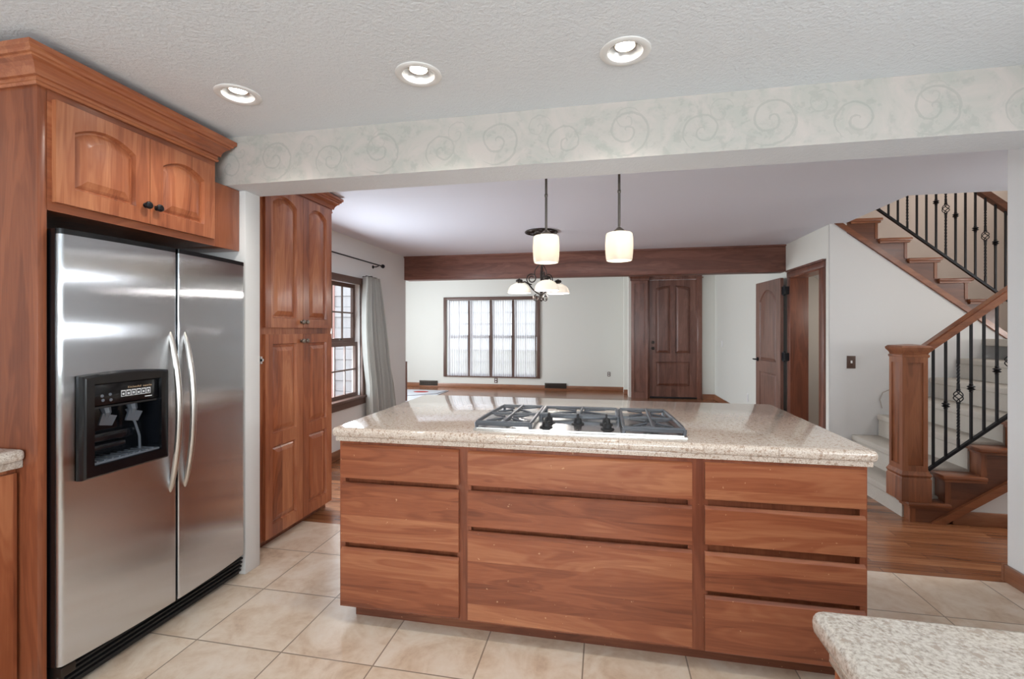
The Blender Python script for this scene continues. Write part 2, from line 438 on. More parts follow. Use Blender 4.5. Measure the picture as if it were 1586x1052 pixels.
class MB:
    def __init__(self):
        self.bm = bmesh.new()

    def box(self, x0, x1, y0, y1, z0, z1, bev=0.0, seg=2):
        x0, x1 = min(x0, x1), max(x0, x1); y0, y1 = min(y0, y1), max(y0, y1); z0, z1 = min(z0, z1), max(z0, z1)
        r = bmesh.ops.create_cube(self.bm, size=1.0)
        vs = r['verts']
        for v in vs:
            v.co = Vector((x0+(v.co.x+0.5)*(x1-x0), y0+(v.co.y+0.5)*(y1-y0), z0+(v.co.z+0.5)*(z1-z0)))
        if bev > 0:
            es = list({e for v in vs for e in v.link_edges})
            bmesh.ops.bevel(self.bm, geom=es, offset=bev, segments=seg, profile=0.5, affect='EDGES')
        return self

    def face(self, pts):
        return self.bm.faces.new([self.bm.verts.new(p) for p in pts])

    def prism(self, pts, d):
        """closed polygon pts (3D) extruded by vector d"""
        d = Vector(d)
        a = [self.bm.verts.new(p) for p in pts]
        b = [self.bm.verts.new(Vector(p)+d) for p in pts]
        n = len(pts)
        self.bm.faces.new(a[::-1]); self.bm.faces.new(b)
        for i in range(n):
            self.bm.faces.new((a[i], a[(i+1) % n], b[(i+1) % n], b[i]))
        return self

    def tube(self, pts, r, seg=8, closed=False, flat=1.0, cap=True):
        pts = [Vector(p) for p in pts]
        n = len(pts)
        rs = r if isinstance(r, (list, tuple)) else [r]*n
        rings = []
        prev = None
        for i, p in enumerate(pts):
            if closed:
                tg = pts[(i+1) % n]-pts[i-1]
            else:
                tg = pts[min(i+1, n-1)]-pts[max(i-1, 0)]
            tg.normalize()
            if prev is None:
                up = Vector((0, 0, 1)) if abs(tg.z) < 0.9 else Vector((0, 1, 0))
                prev = up.cross(tg).normalized()
            a = (prev-tg*prev.dot(tg)).normalized(); prev = a
            b = tg.cross(a)
            rings.append([self.bm.verts.new(p+rs[i]*(math.cos(2*PI*k/seg)*a+flat*math.sin(2*PI*k/seg)*b)) for k in range(seg)])
        m = n if closed else n-1
        for i in range(m):
            A, B = rings[i], rings[(i+1) % n]
            for k in range(seg):
                self.bm.faces.new((A[k], A[(k+1) % seg], B[(k+1) % seg], B[k]))
        if cap and not closed:
            self.bm.faces.new(rings[0][::-1]); self.bm.faces.new(rings[-1])
        return self

    def lathe(self, c, prof, seg=24, mat=None):
        """prof: list of (r, z) about a vertical axis through c; mat rotates first"""
        c = Vector(c)
        rings = []
        for r, z in prof:
            if r < 1e-6:
                p = Vector((0, 0, z)); p = mat @ p if mat else p
                rings.append([self.bm.verts.new(c+p)])
            else:
                ring = []
                for k in range(seg):
                    p = Vector((r*math.cos(2*PI*k/seg), r*math.sin(2*PI*k/seg), z))
                    p = mat @ p if mat else p
                    ring.append(self.bm.verts.new(c+p))
                rings.append(ring)
        for A, B in zip(rings, rings[1:]):
            for k in range(seg):
                k2 = (k+1) % seg
                if len(A) == 1 and len(B) == 1:
                    continue
                if len(A) == 1:
                    self.bm.faces.new((A[0], B[k2], B[k]))
                elif len(B) == 1:
                    self.bm.faces.new((A[k], A[k2], B[0]))
                else:
                    self.bm.faces.new((A[k], A[k2], B[k2], B[k]))
        return self

    def sweep(self, path, prof):
        """profile (out, z) swept with mitres along a flat polyline of (x, y); out is to the right of travel"""
        n = len(path)
        P = [Vector((p[0], p[1])) for p in path]
        rings = []
        for i in range(n):
            if i == 0:
                d = (P[1]-P[0]).normalized(); nr = Vector((d.y, -d.x)); k = 1
            elif i == n-1:
                d = (P[-1]-P[-2]).normalized(); nr = Vector((d.y, -d.x)); k = 1
            else:
                d0 = (P[i]-P[i-1]).normalized(); d1 = (P[i+1]-P[i]).normalized()
                n0 = Vector((d0.y, -d0.x)); n1 = Vector((d1.y, -d1.x))
                nr = (n0+n1).normalized(); k = 1/max(0.2, nr.dot(n0))
            rings.append([self.bm.verts.new((P[i].x+nr.x*o*k, P[i].y+nr.y*o*k, z)) for o, z in prof])
        m = len(prof)
        for A, B in zip(rings, rings[1:]):
            for k in range(m):
                self.bm.faces.new((A[k], A[(k+1) % m], B[(k+1) % m], B[k]))
        self.bm.faces.new(rings[0][::-1]); self.bm.faces.new(rings[-1])
        return self

    def transform(self, mat):
        bmesh.ops.transform(self.bm, matrix=mat, verts=self.bm.verts)
        return self

    def build(self, name, mat, parent=None, pivot=None, angle=35):
        bm = self.bm
        bmesh.ops.recalc_face_normals(bm, faces=bm.faces)
        if parent is not None:
            piv = Vector(parent['_o'])
        elif pivot is not None:
            piv = Vector(pivot)
        else:
            xs = [v.co.x for v in bm.verts]; ys = [v.co.y for v in bm.verts]; zs = [v.co.z for v in bm.verts]
            piv = Vector(((min(xs)+max(xs))/2, (min(ys)+max(ys))/2, min(zs)))
        bmesh.ops.translate(bm, verts=bm.verts, vec=-piv)
        me = bpy.data.meshes.new(name); bm.to_mesh(me); bm.free()
        if angle:
            for p in me.polygons:
                p.use_smooth = True
            me.set_sharp_from_angle(angle=math.radians(angle))
        for m_ in (mat if isinstance(mat, (list, tuple)) else [mat]):
            me.materials.append(M[m_])
        o = bpy.data.objects.new(name, me); COL.objects.link(o)
        if parent is not None:
            o.parent = parent
        else:
            o.location = piv
        o['_o'] = tuple(piv)
        return o


def tag(o, label=None, cat=None, group=None, kind=None):
    if label: o['label'] = label
    if cat: o['category'] = cat
    if group: o['group'] = group
    if kind: o['kind'] = kind
    return o


def thing(name, loc, label, cat, group=None):
    o = bpy.data.objects.new(name, None); COL.objects.link(o)
    o.empty_display_size = 0.1
    o.location = loc; o['_o'] = tuple(loc)
    return tag(o, label, cat, group)


def struct(name, mb, mat, label, parent=None, cat=None, pivot=(0, 0, 0)):
    o = mb.build(name, mat, parent, pivot, angle=30)
    if parent is None:
        tag(o, label, cat or name.split('_')[0], None, 'structure')
    return o


def struct_empty(name, loc, label, cat):
    o = thing(name, loc, label, cat); o['kind'] = 'structure'; return o


def copy_tree(o, delta, label=None, parent=None):
    c = o.copy(); COL.objects.link(c)
    if parent is None:
        c.location = Vector(o.location)+Vector(delta)
        if label: c['label'] = label
    else:
        c.parent = parent
    for ch in list(o.children):
        copy_tree(ch, delta, None, c)
    return c


FACE_X = Matrix.Rotation(PI/2, 4, 'Z')           # local front (-y) turned to face +X


def placed(origin, rot=None):
    return Matrix.Translation(Vector(origin)) @ (rot if rot is not None else Matrix.Identity(4))


def panel_face(mb, rect, mar, top=None, flat=False, depth=0.009, field=0.042, N=14):
    """one raised and fielded panel with its surround, front plane y=0, going back to +y.
    rect=(x0,x1,z0,z1) outer, mar=(l,r,b,t), top(s) gives extra drop of the opening head for s in 0..1"""
    x0, x1, z0, z1 = rect
    l, r, b, t = mar
    bm = mb.bm
    top = top or (lambda s: 0.0)

    def loop(d, y):
        xa, xb, za, zt = x0+l+d, x1-r-d, z0+b+d, z1-t-d
        pts = [(xa, y, za), (xb, y, za)]
        for i in range(N+1):
            s = 1-i/N
            pts.append((xa+(xb-xa)*s, y, zt-top(s)))
        return [bm.verts.new(p) for p in pts]
    xa, xb = x0+l, x1-r
    outer = [(x0, 0, z0), (x1, 0, z0)]
    for i in range(N+1):
        s = 1-i/N
        x = xa+(xb-xa)*s
        if i == 0: x = x1
        if i == N: x = x0
        outer.append((x, 0, z1))
    L = [[bm.verts.new(p) for p in outer], loop(0, 0), loop(0.006, depth), loop(0.012, depth)]
    if not flat:
        L += [loop(0.012+field*0.35, depth*0.55), loop(0.012+field, 0.002)]
    n = len(outer)
    for A, B in zip(L, L[1:]):
        for i in range(n):
            j = (i+1) % n
            bm.faces.new((A[i], A[j], B[j], B[i]))
    bm.faces.new(L[-1])


def slab_sides(mb, x0, x1, z0, z1, t):
    """edge and back of a door leaf whose front is panel_face work"""
    bm = mb.bm
    f = [bm.verts.new(p) for p in ((x0, 0, z0), (x1, 0, z0), (x1, 0, z1), (x0, 0, z1))]
    k = [bm.verts.new(p) for p in ((x0, t, z0), (x1, t, z0), (x1, t, z1), (x0, t, z1))]
    for i in range(4):
        j = (i+1) % 4
        bm.faces.new((f[i], f[j], k[j], k[i]))
    bm.faces.new(k[::-1])


def arch(h):
    """segmental head: the opening drops by h at its sides"""
    return lambda s: h*(2*s-1)**2


def wall_holes(axis, plane0, plane1, a0, a1, z0, z1, holes):
    """wall slab normal to axis ('X' or 'Y'), rectangular holes (a0,a1,z0,z1)"""
    mb = MB()
    cuts = sorted({a0, a1, *[h[0] for h in holes], *[h[1] for h in holes]})
    for p, q in zip(cuts, cuts[1:]):
        mid = (p+q)/2
        hs = sorted([h for h in holes if h[0] < mid < h[1]], key=lambda h: h[2])
        z = z0
        spans = []
        for h in hs:
            if h[2] > z: spans.append((z, h[2]))
            z = h[3]
        if z < z1: spans.append((z, z1))
        for s in spans:
            if axis == 'X': mb.box(plane0, plane1, p, q, *s)
            else: mb.box(p, q, plane0, plane1, *s)
    bmesh.ops.remove_doubles(mb.bm, verts=mb.bm.verts, dist=1e-5)
    return mb


CEIL = 2.395
# ------------------------------------------------------------------ the room
struct('floor', MB().box(-2.86, 2.15, -2.7, 2.986, -0.1, 0), 'tile', 'beige square ceramic tile kitchen floor')
struct('floor_living', MB().box(-5.7, 4.7, 2.986, 10.9, -0.1, 0.0), 'planks', 'reddish oak strip floor beyond the kitchen')
CANX, CANY, CH_ = [-1.575, -0.735, 0.078], 1.782, 0.0645
c_ = MB().box(-2.86, 2.26, -2.7, CANY-CH_, CEIL, CEIL+0.1).box(-2.86, 2.26, CANY+CH_, 2.2, CEIL, CEIL+0.1)
xe = [-2.86]+[v for x in CANX for v in (x-CH_, x+CH_)]+[2.26]
for a, b in zip(xe[::2], xe[1::2]):
    c_.box(a, b, CANY-CH_, CANY+CH_, CEIL, CEIL+0.1)
bmesh.ops.remove_doubles(c_.bm, verts=c_.bm.verts, dist=1e-5)
for x in CANX:
    c_.box(x-0.075, x+0.075, CANY-0.075, CANY+0.075, CEIL+0.1, CEIL+0.12)
struct('ceiling', c_, 'paint_ceil', 'grey white textured kitchen ceiling')
c_ = MB().box(-2.86, 4.7, 2.37, 4.1, CEIL, CEIL+0.1).box(-2.86, 2.29, 4.1, 6.3, CEIL, CEIL+0.1).box(2.26, 4.7, 2.2, 2.37, CEIL, CEIL+0.1)
struct('ceiling_dining', c_, 'paint_ceil2', 'smooth pale ceiling of the dining area')
struct('ceiling_living', MB().box(-5.7, 2.3, 6.25, 10.9, 2.575, 2.675), 'paint_ceil2', 'pale ceiling of the living room beyond the beam')
struct('ceiling_stairwell', MB().box(1.6, 4.7, 4.0, 6.3, 4.9, 5.0), 'paint_ceil2', 'ceiling high over the stairwell')

struct('wall_left', wall_holes('X', -2.86, -2.75, -2.7, 6.2, 0, CEIL, [(3.52, 4.95, 0.56, 1.90)]), 'paint', 'warm white left wall with the dining window')
struct('wall_back', wall_holes('Y', -2.7, -2.6, -2.86, 2.26, 0, CEIL, [(-1.6, 1.4, 0.6, 2.3)]), 'paint', 'rear kitchen wall behind the viewer')
struct('wall_right', wall_holes('X', 2.146, 2.26, -2.7, 3.0, 0, CEIL, [(-0.3, 1.5, 1.27, 1.45), (-0.3, 1.5, 1.84, 2.0)]), 'paint', 'pale kitchen wall at the right edge')
struct('wall_stub', MB().box(-2.75, -1.955, 2.265, 2.38, 0, 2.14, 0.006), 'paint', 'white wall end between refrigerator and pantry')
mb = MB()
for i in range(18):
    mb.box(-5.7, -2.87, 6.062-0.012*(i % 2), 6.088, -0.1+0.15*i, -0.1+0.15*(i+1)-0.006)
o = struct('wall_outside_siding', mb, 'siding_white', 'white lap siding outside the dining window')
mb = MB()
for x in (-5.1, -4.45, -3.85, -3.3):
    mb.box(x-0.09, x+0.09, 6.02, 6.05, -0.1, 2.6)
struct('trim_4', mb, 'siding', 'pale pink vertical trim boards outside the dining window', cat='trim')
struct('wall_left_return', MB().box(-5.7, -2.86, 6.09, 6.2, 0, 2.6), 'paint', 'wall at the back of the living room')
struct('wall_living_left', wall_holes('X', -5.7, -5.6, 6.2, 10.9, 0, 2.7, [(6.6, 8.8, 0.5, 2.1)]), 'paint_far', 'left wall of the living room')
struct('wall_far', wall_holes('Y', 10.7, 10.82, -5.7, 0.5, 0, 2.7, [(-3.70, -1.50, 0.30, 2.10)]), 'paint_far', 'pale far living room wall')
struct('wall_far_return', MB().box(0.43, 0.55, 10.25, 10.7, 0, 2.7).box(0.5, 0.6, 9.8, 10.7, 0, 2.7), 'paint_far', 'wall return left of the front door')
struct('wall_entry', wall_holes('Y', 9.8, 9.92, 0.55, 2.27, 0, 2.7, [(0.90, 1.815, 0, 2.39)]), 'paint_far', 'entry wall around the front door')
struct('wall_right_entry', wall_holes('X', 2.15, 2.30, 5.05, 9.92, 0, 2.7, [(5.21, 5.97, 0, 1.985), (5.05, 6.10, 2.394, 2.7)]), 'paint_far', 'cream wall with the closet doorway')
struct('wall_hall_front', MB().box(2.26, 4.7, 2.89, 3.0, 0, CEIL), 'paint', 'hall wall behind the kitchen wall')
struct('wall_hall_right', wall_holes('X', 4.6, 4.7, 2.89, 6.2, 0, 5.0, [(3.05, 3.75, 1.27, 1.45), (3.05, 3.75, 2.01, 2.17), (4.6, 5.6, 3.2, 4.2)]), 'paint', 'right wall of the stair hall')
struct('wall_stair_back', MB().box(2.30, 4.7, 6.1, 6.2, 0, 5.0).box(1.6, 2.30, 6.1, 6.2, 2.68, 5.0), 'paint_stair', 'beige wall behind the upper flight')
struct('wall_stairwell_upper', MB().box(1.6, 1.7, 4.0, 6.1, 2.5, 5.0).box(1.7, 4.6, 4.0, 4.1, 2.5, 5.0), 'paint_stair', 'walls round the stairwell above the ceiling')
# wall under the upper flight, its top cut to the rake
sl = lambda x: 2.393-0.79*(x-2.193)
mb = MB().prism([(2.30, 5.05, 0), (4.6, 5.05, 0), (4.6, 5.05, 0.9), (3.9, 5.05, sl(3.9)), (2.30, 5.05, sl(2.30)-0.004)], (0, 0.1, 0))
mb.box(2.15, 2.30, 5.046, 5.056, 0, CEIL)
struct('wall_under_stairs', mb, 'paint', 'white wall below the rising stair string')
# plaster closet below the flight
mb = MB().prism([(2.305, 6.07, 0), (3.4, 6.07, 0), (3.4, 6.07, sl(3.4)-0.20), (2.305, 6.07, sl(2.305)-0.20)], (0, 0.025, 0))
mb.prism([(3.40, 5.16, 0), (3.43, 5.16, 0), (3.43, 5.16, sl(3.43)-0.20), (3.40, 5.16, sl(3.43)-0.20)], (0, 0.93, 0))
struct('wall_closet', mb, 'closet_wall', 'grey mottled plaster inside the closet')
mb = MB().prism([(2.302, 5.16, sl(2.302)-0.22), (3.39, 5.16, sl(3.39)-0.22), (3.39, 5.16, sl(3.39)-0.18), (2.302, 5.16, sl(2.302)-0.18)], (0, 0.9, 0))
struct('ceiling_closet', mb, 'white', 'white sloping soffit inside the closet')

# header between kitchen and dining room
mb = MB().box(-2.75, 2.146, 2.17, 2.39, 2.14, CEIL)
b_ = mb.build('trim_1', ['paper', 'paint_ceil'], None, (0, 0, 0), 30)
for p in b_.data.polygons:
    p.material_index = 1 if p.normal.z < -0.5 else 0
tag(b_, 'cream plaster header over the kitchen opening with a faint scroll border', 'beam', None, 'structure')
mb = MB().box(-2.75, 2.15, 6.15, 6.33, 2.068, CEIL+0.0, 0.004).box(-2.75, 2.15, 6.135, 6.15, CEIL-0.02, CEIL)
struct('trim_2', mb, 'beam_x', 'dark walnut boxed beam across the dining room ceiling', cat='beam')
mb = MB().box(-2.76, -2.735, 6.2, 6.225, 0.36, 0.92, 0.004)
struct('trim_3', mb, 'maho_z', 'dark corner guard strip at the end of the left wall', cat='trim')

# baseboards
bb = 0.092
struct('baseboard_right', MB().box(2.128, 2.146, -2.6, 3.0, 0, bb, 0.004).box(2.128, 2.2, 3.0, 3.016, 0, bb), 'oak_trim_y', 'oak baseboard of the right kitchen wall')
struct('baseboard_far', MB().box(-5.6, 0.43, 10.683, 10.7, 0, 0.10, 0.004).box(0.42, 0.58, 10.235, 10.25, 0, 0.10), 'oak_trim_x', 'oak baseboard under the far window')
struct('baseboard_left', MB().box(-2.75, -2.734, 3.3, 6.2, 0, 0.10, 0.004), 'oak_trim_y', 'oak baseboard of the left wall')
struct('baseboard_entry', MB().box(1.915, 2.15, 9.784, 9.8, 0, 0.10).box(2.134, 2.15, 6.08, 9.784, 0, 0.10), 'oak_trim_y', 'oak baseboard right of the front door')
struct('baseboard_stairs', MB().box(2.40, 4.6, 3.806, 3.83, 0, bb, 0.004), 'oak_trim_x', 'oak baseboard of the wall below the lower flight')

# ------------------------------------------------------------------ windows
def window_unit(root, axis, plane, a0, a1, z0, z1, cols, rows, fr=0.045, dep=0.05, out=1, zmid=None):
    """double hung sash: frame with muntins and a pane per sash, all in plane axis=plane"""
    def bx(mb, a, b, c, d, e, f):
        if axis == 'X': mb.box(a, b, c, d, e, f)
        else: mb.box(c, d, a, b, e, f)
    zmid = zmid or (z0+z1)/2
    for k, (za, zb) in enumerate(((z0, zmid), (zmid, z1))):
        off = plane+out*0.03*k
        mb = MB()
        bx(mb, off, off+out*0.03, a0, a0+fr, za, zb); bx(mb, off, off+out*0.03, a1-fr, a1, za, zb)
        bx(mb, off, off+out*0.03, a0+fr, a1-fr, za, za+fr); bx(mb, off, off+out*0.03, a0+fr, a1-fr, zb-fr, zb)
        s = mb.build('sash', 'winframe', root)
        mb = MB()
        ia, ib, ja, jb = a0+fr, a1-fr, za+fr, zb-fr
        for i in range(1, cols):
            q = ia+(ib-ia)*i/cols
            bx(mb, off+out*0.006, off+out*0.022, q-0.008, q+0.008, ja, jb)
        for i in range(1, rows):
            q = ja+(jb-ja)*i/rows
            bx(mb, off+out*0.005, off+out*0.023, ia, ib, q-0.008, q+0.008)
        mb.build('muntins', 'muntin', s)
        mb = MB(); bx(mb, off+out*0.013, off+out*0.017, ia, ib, ja, jb)
        mb.build('pane', 'glass', s)


w1 = struct_empty('window_1', (-2.75, 4.24, 0.52), 'brown framed double hung window behind the curtain on the left wall', 'window')
mb = MB().box(-2.76, -2.715, 3.44, 5.02, 1.885, 1.955, 0.004).box(-2.76, -2.725, 3.44, 3.52, 0.60, 1.885).box(-2.76, -2.725, 4.95, 5.02, 0.60, 1.885)
mb.build('casing', 'winframe', w1)
MB().box(-2.80, -2.70, 3.42, 5.05, 0.585, 0.615, 0.005).box(-2.765, -2.725, 3.44, 5.03, 0.515, 0.585).build('sill', 'winframe', w1)
window_unit(w1, 'X', -2.79, 3.52, 4.22, 0.61, 1.89, 3, 2, out=-1, zmid=1.23)
window_unit(w1, 'X', -2.79, 4.25, 4.95, 0.61, 1.89, 3, 2, out=-1, zmid=1.23)
MB().box(-2.86, -2.77, 4.22, 4.25, 0.61, 1.89).build('mullion', 'winframe', w1)
MB().box(-2.79, -2.77, 4.56, 4.60, 1.255, 1.27).build('sash_lock', 'bronze', w1)

w2 = struct_empty('window_2', (-2.6, 10.7, 0.26), 'wide brown framed window in the far living room wall', 'window')
mb = MB().box(-3.765, -3.69, 10.66, 10.71, 0.255, 2.15, 0.006).box(-1.515, -1.44, 10.66, 10.71, 0.255, 2.15, 0.006)
mb.box(-3.69, -1.515, 10.66, 10.71, 2.08, 2.15, 0.006).box(-3.69, -1.515, 10.665, 10.71, 0.255, 0.30)
mb.build('casing', 'winframe', w2)
xs = [-3.69, -3.13, -2.60, -2.06, -1.51]
mb = MB()
for x in xs[1:-1]:
    mb.box(x-0.02, x+0.02, 10.672, 10.80, 0.3, 2.09)
mb.build('mullion', 'winframe', w2)
for a, b in zip(xs, xs[1:]):
    window_unit(w2, 'Y', 10.74, a+0.022, b-0.022, 0.30, 2.09, 2, 3, 0.035, out=1, zmid=1.21)

w3 = struct_empty('window_3', (-0.1, -2.65, 0.6), 'rear kitchen window behind the viewer', 'window')
window_unit(w3, 'Y', -2.62, -1.6, -0.1, 0.6, 2.3, 2, 2, out=-1)
window_unit(w3, 'Y', -2.62, -0.1, 1.4, 0.6, 2.3, 2, 2, out=-1)
w4 = struct_empty('added_window_4', (2.2, 0.6, 1.1), 'pair of added unseen slim windows that put reflection bands on the refrigerator', 'window')  # added slits, kept slim to streak the refrigerator with reflections
for za, zb in ((1.27, 1.45), (1.84, 2.0)):
    mb = MB().box(2.16, 2.19, -0.3, 1.5, za, za+0.02).box(2.16, 2.19, -0.3, 1.5, zb-0.02, zb).box(2.16, 2.19, -0.3, -0.28, za+0.02, zb-0.02).box(2.16, 2.19, 1.48, 1.5, za+0.02, zb-0.02)
    sh_ = mb.build('sash', 'winframe', w4)
    MB().box(2.172, 2.178, -0.28, 1.48, za+0.02, zb-0.02).build('pane', 'glass', sh_)
w5 = struct_empty('added_window_5', (-5.65, 7.7, 0.5), 'unseen left living room window added to light the far wall', 'window')  # unseen window, added as an opening for the far wall's light
window_unit(w5, 'X', -5.62, 6.6, 7.7, 0.5, 2.1, 2, 2, out=-1)
window_unit(w5, 'X', -5.62, 7.7, 8.8, 0.5, 2.1, 2, 2, out=-1)
w6 = struct_empty('added_window_6', (4.65, 3.4, 0.8), 'pair of added unseen slim hall windows, shaped for bands on the refrigerator', 'window')  # added unseen openings, sized for the refrigerator reflections
for za, zb in ((1.27, 1.45), (2.01, 2.17)):
    mb = MB().box(4.62, 4.65, 3.05, 3.75, za, za+0.02).box(4.62, 4.65, 3.05, 3.75, zb-0.02, zb).box(4.62, 4.65, 3.05, 3.07, za+0.02, zb-0.02).box(4.62, 4.65, 3.73, 3.75, za+0.02, zb-0.02)
    sh_ = mb.build('sash', 'winframe', w6)
    MB().box(4.632, 4.638, 3.07, 3.73, za+0.02, zb-0.02).build('pane', 'glass', sh_)
hl = thing('added_lamp_hall', (3.45, 3.42, CEIL), 'added unseen square lamp lighting the stair hall behind the kitchen wall', 'ceiling light')  # added housing for the unseen hall light
MB().box(3.18, 3.72, 3.15, 3.69, 2.372, CEIL-0.0005, 0.006).build('frame', 'white', hl)
w7 = struct_empty('added_window_7', (4.65, 5.1, 3.2), 'unseen window added for faint light in the stairwell', 'window')  # added opening for the stairwell's extra light
window_unit(w7, 'X', 4.61, 4.6, 5.6, 3.2, 4.2, 2, 2, 0.04, out=1)

# outside the windows
struct('ground', MB().box(-30, 30, -20, 40, -0.5, -0.4), 'grass', 'pale lawn outside the windows', cat='ground')
hs = thing('neighbour_house', (-7.4, 7.5, -0.4), 'pale pink and white sided house seen through the dining window', 'house')
mb = MB()
for i in range(26):
    mb.box(-7.6-0.02*(i % 2), -7.3, 2.0, 5.98, -0.4+0.15*i, -0.4+0.15*(i+1)-0.008)
mb.build('wall', 'siding_white', hs)
mb = MB()
for i in range(10):
    mb.box(-7.30, -7.22, 2.3+i*0.5, 2.36+i*0.5, -0.4, 3.5)
mb.box(-8.2, -7.3, 2.0, 5.98, 3.5, 3.7)
mb.build('pilaster', 'siding', hs)

# ------------------------------------------------------------------ front door
d1 = struct_empty('door_1', (1.36, 9.8, 0), 'dark walnut front door with two tall panels over one wide panel', 'door')
mb = MB()
x0, x1, zb, zt = 0.91, 1.806, 0.03, 2.375
up = lambda s: 0.05*(1-s)**2
up2 = lambda s: 0.05*s**2
xm = (x0+x1)/2
panel_face(mb, (x0, xm, 0.83, zt), (0.115, 0.045, 0.07, 0.115), up, field=0.045, depth=0.022)
panel_face(mb, (xm, x1, 0.83, zt), (0.045, 0.115, 0.07, 0.115), up2, field=0.045, depth=0.022)
panel_face(mb, (x0, x1, zb, 0.83), (0.125, 0.125, 0.21, 0.10), None, field=0.05, depth=0.022)
slab_sides(mb, x0, x1, zb, zt, 0.045)
mb.transform(placed((0, 9.80, 0)))
lf = mb.build('door_leaf', 'maho_z', d1, angle=14)
mb = MB().lathe((0.975, 9.80, 1.0), [(0, -0.065), (0.022, -0.062), (0.030, -0.045), (0.022, -0.028), (0.010, -0.02), (0.010, -0.006), (0.032, -0.006), (0.032, 0)], 16, Matrix.Rotation(-PI/2, 4, 'X').inverted() if False else Matrix.Rotation(-PI/2, 4, 'X'))
mb.build('door_knob', 'bronze', lf)
MB().lathe((0.975, 9.80, 1.12), [(0, -0.022), (0.026, -0.018), (0.030, 0)], 16, Matrix.Rotation(-PI/2, 4, 'X')).build('deadbolt', 'bronze', lf)
mb = MB().box(0.865, 0.91, 9.77, 9.82, 0, 2.43, 0.004).box(1.806, 1.905, 9.76, 9.82, 0, 2.43, 0.006)
mb.box(0.865, 1.905, 9.76, 9.82, 2.43, 2.475, 0.006)
pts = [(0.91, 9.765, 2.43)]
for i in range(13):
    s = i/12
    pts.append((0.91+0.896*s, 9.765, 2.378+0.045*math.sin(PI*s)**0.7 if 0 < i < 12 else 2.38))
pts.append((1.806, 9.765, 2.43))
mb.prism([(0.91, 9.775, 2.375), (1.806, 9.775, 2.375), (1.806, 9.775, 2.43), (0.91, 9.775, 2.43)], (0, 0.02, 0))
mb.prism([(0.905, 9.755, 2.38), (1.04, 9.755, 2.42), (1.67, 9.755, 2.42), (1.81, 9.755, 2.38), (1.81, 9.755, 2.39), (1.67, 9.755, 2.432), (1.04, 9.755, 2.432), (0.905, 9.755, 2.39)], (0, 0.02, 0))
mb.box(1.885, 1.925, 9.75, 9.79, 2.40, 2.42)
mb.build('casing', 'maho_z', d1)
MB().box(0.91, 1.806, 9.76, 9.84, 0, 0.03, 0.003).build('threshold', 'blackmatte', d1)
mb = MB()
panel_face(mb, (0.545, 0.865, 0.0, 2.36), (0.06, 0.06, 0.12, 0.06), None, flat=True, depth=0.02)
slab_sides(mb, 0.545, 0.865, 0, 2.36, 0.15)
mb.transform(placed((0, 9.70, 0)))
mb.build('pilaster', 'maho_z', d1, angle=14)
MB().sweep([(0.545, 9.85), (0.545, 9.70), (0.865, 9.70), (0.865, 9.85)][::1], [(0, 2.36), (0.02, 2.37), (0.02, 2.40), (0.035, 2.43), (0.05, 2.44), (0.05, 2.475), (0, 2.475)]).build('capital', 'maho_z', d1)

# ------------------------------------------------------------------ closet door, swung back against the wall
d2 = struct_empty('door_2', (2.15, 5.6, 0), 'open walnut closet door folded back against the cream wall', 'door')
cz = 2.065
mb = MB().box(2.128, 2.155, 5.122, 5.21, 0, 1.984, 0.003).box(2.128, 2.155, 5.97, 6.06, 0, 1.984, 0.003).box(2.126, 2.155, 5.120, 6.062, 1.985, 2.046, 0.003)
mb.box(2.114, 2.155, 5.116, 6.066, 2.047, 2.068, 0.004)
mb.build('casing', 'maho_z', d2)
mb = MB().box(2.13, 2.30, 5.205, 5.225, 0, 1.985).box(2.13, 2.32, 5.955, 5.975, 0, 1.985).box(2.13, 2.30, 5.205, 5.975, 1.97, 1.99)
mb.build('jamb', 'maho_y', d2)
LW, LH = 0.735, 1.985
mb = MB()
panel_face(mb, (0, LW, 0.9, LH), (0.12, 0.12, 0.07, 0.11), lambda s: 0.14*abs(2*s-1)**2.2, field=0.03, depth=0.014)
panel_face(mb, (0, LW, 0.012, 0.9), (0.12, 0.12, 0.2, 0.07), None, field=0.03, depth=0.014)
slab_sides(mb, 0, LW, 0.012, LH, 0.036)
# leaf hangs on the far jamb; its panelled side looks back toward the kitchen and the left
ang = math.radians(94)
mb.transform(Matrix.Translation((2.075, 6.06, 0)) @ Matrix.Rotation(ang, 4, 'Z') @ Matrix.Scale(-1, 4, (0, 1, 0)) @ Matrix.Translation((0, -0.018, 0)))
lf2 = mb.build('door_leaf', 'maho_leaf', d2, angle=14)
for zc in (1.83, 1.05, 0.3):
    mb = MB().box(2.082, 2.128, 5.985, 6.04, zc-0.045, zc+0.045).box(2.07, 2.10, 6.04, 6.075, zc-0.045, zc+0.045)
    mb.tube([(2.09, 6.045, zc-0.06), (2.09, 6.045, zc+0.06)], 0.013, 8)
    mb.build('hinge', 'wrought', d2)
kd = Vector((math.cos(ang), math.sin(ang), 0)); kn = Vector((-math.sin(ang), math.cos(ang), 0))
kp = Vector((2.075, 6.06, 0.98))+kd*(LW-0.065)
for sgn in (1,):
    q = kp+kn*0.018*sgn
    mb = MB().tube([q, q+kn*0.05*sgn], 0.009, 8).tube([q, q+kn*0.008*sgn], 0.028, 14)
    mb.tube([q+kn*0.045*sgn+kd*0.045, q+kn*0.048*sgn, q+kn*0.047*sgn-kd*0.075, q+kn*0.042*sgn-kd*0.09], [0.008, 0.010, 0.008, 0.006], 8)
    mb.build('lever', 'wrought', lf2)
MB().box(2.295, 2.302, 5.213, 5.226, 0.92, 0.99).build('strike_plate', 'bronze', d2)

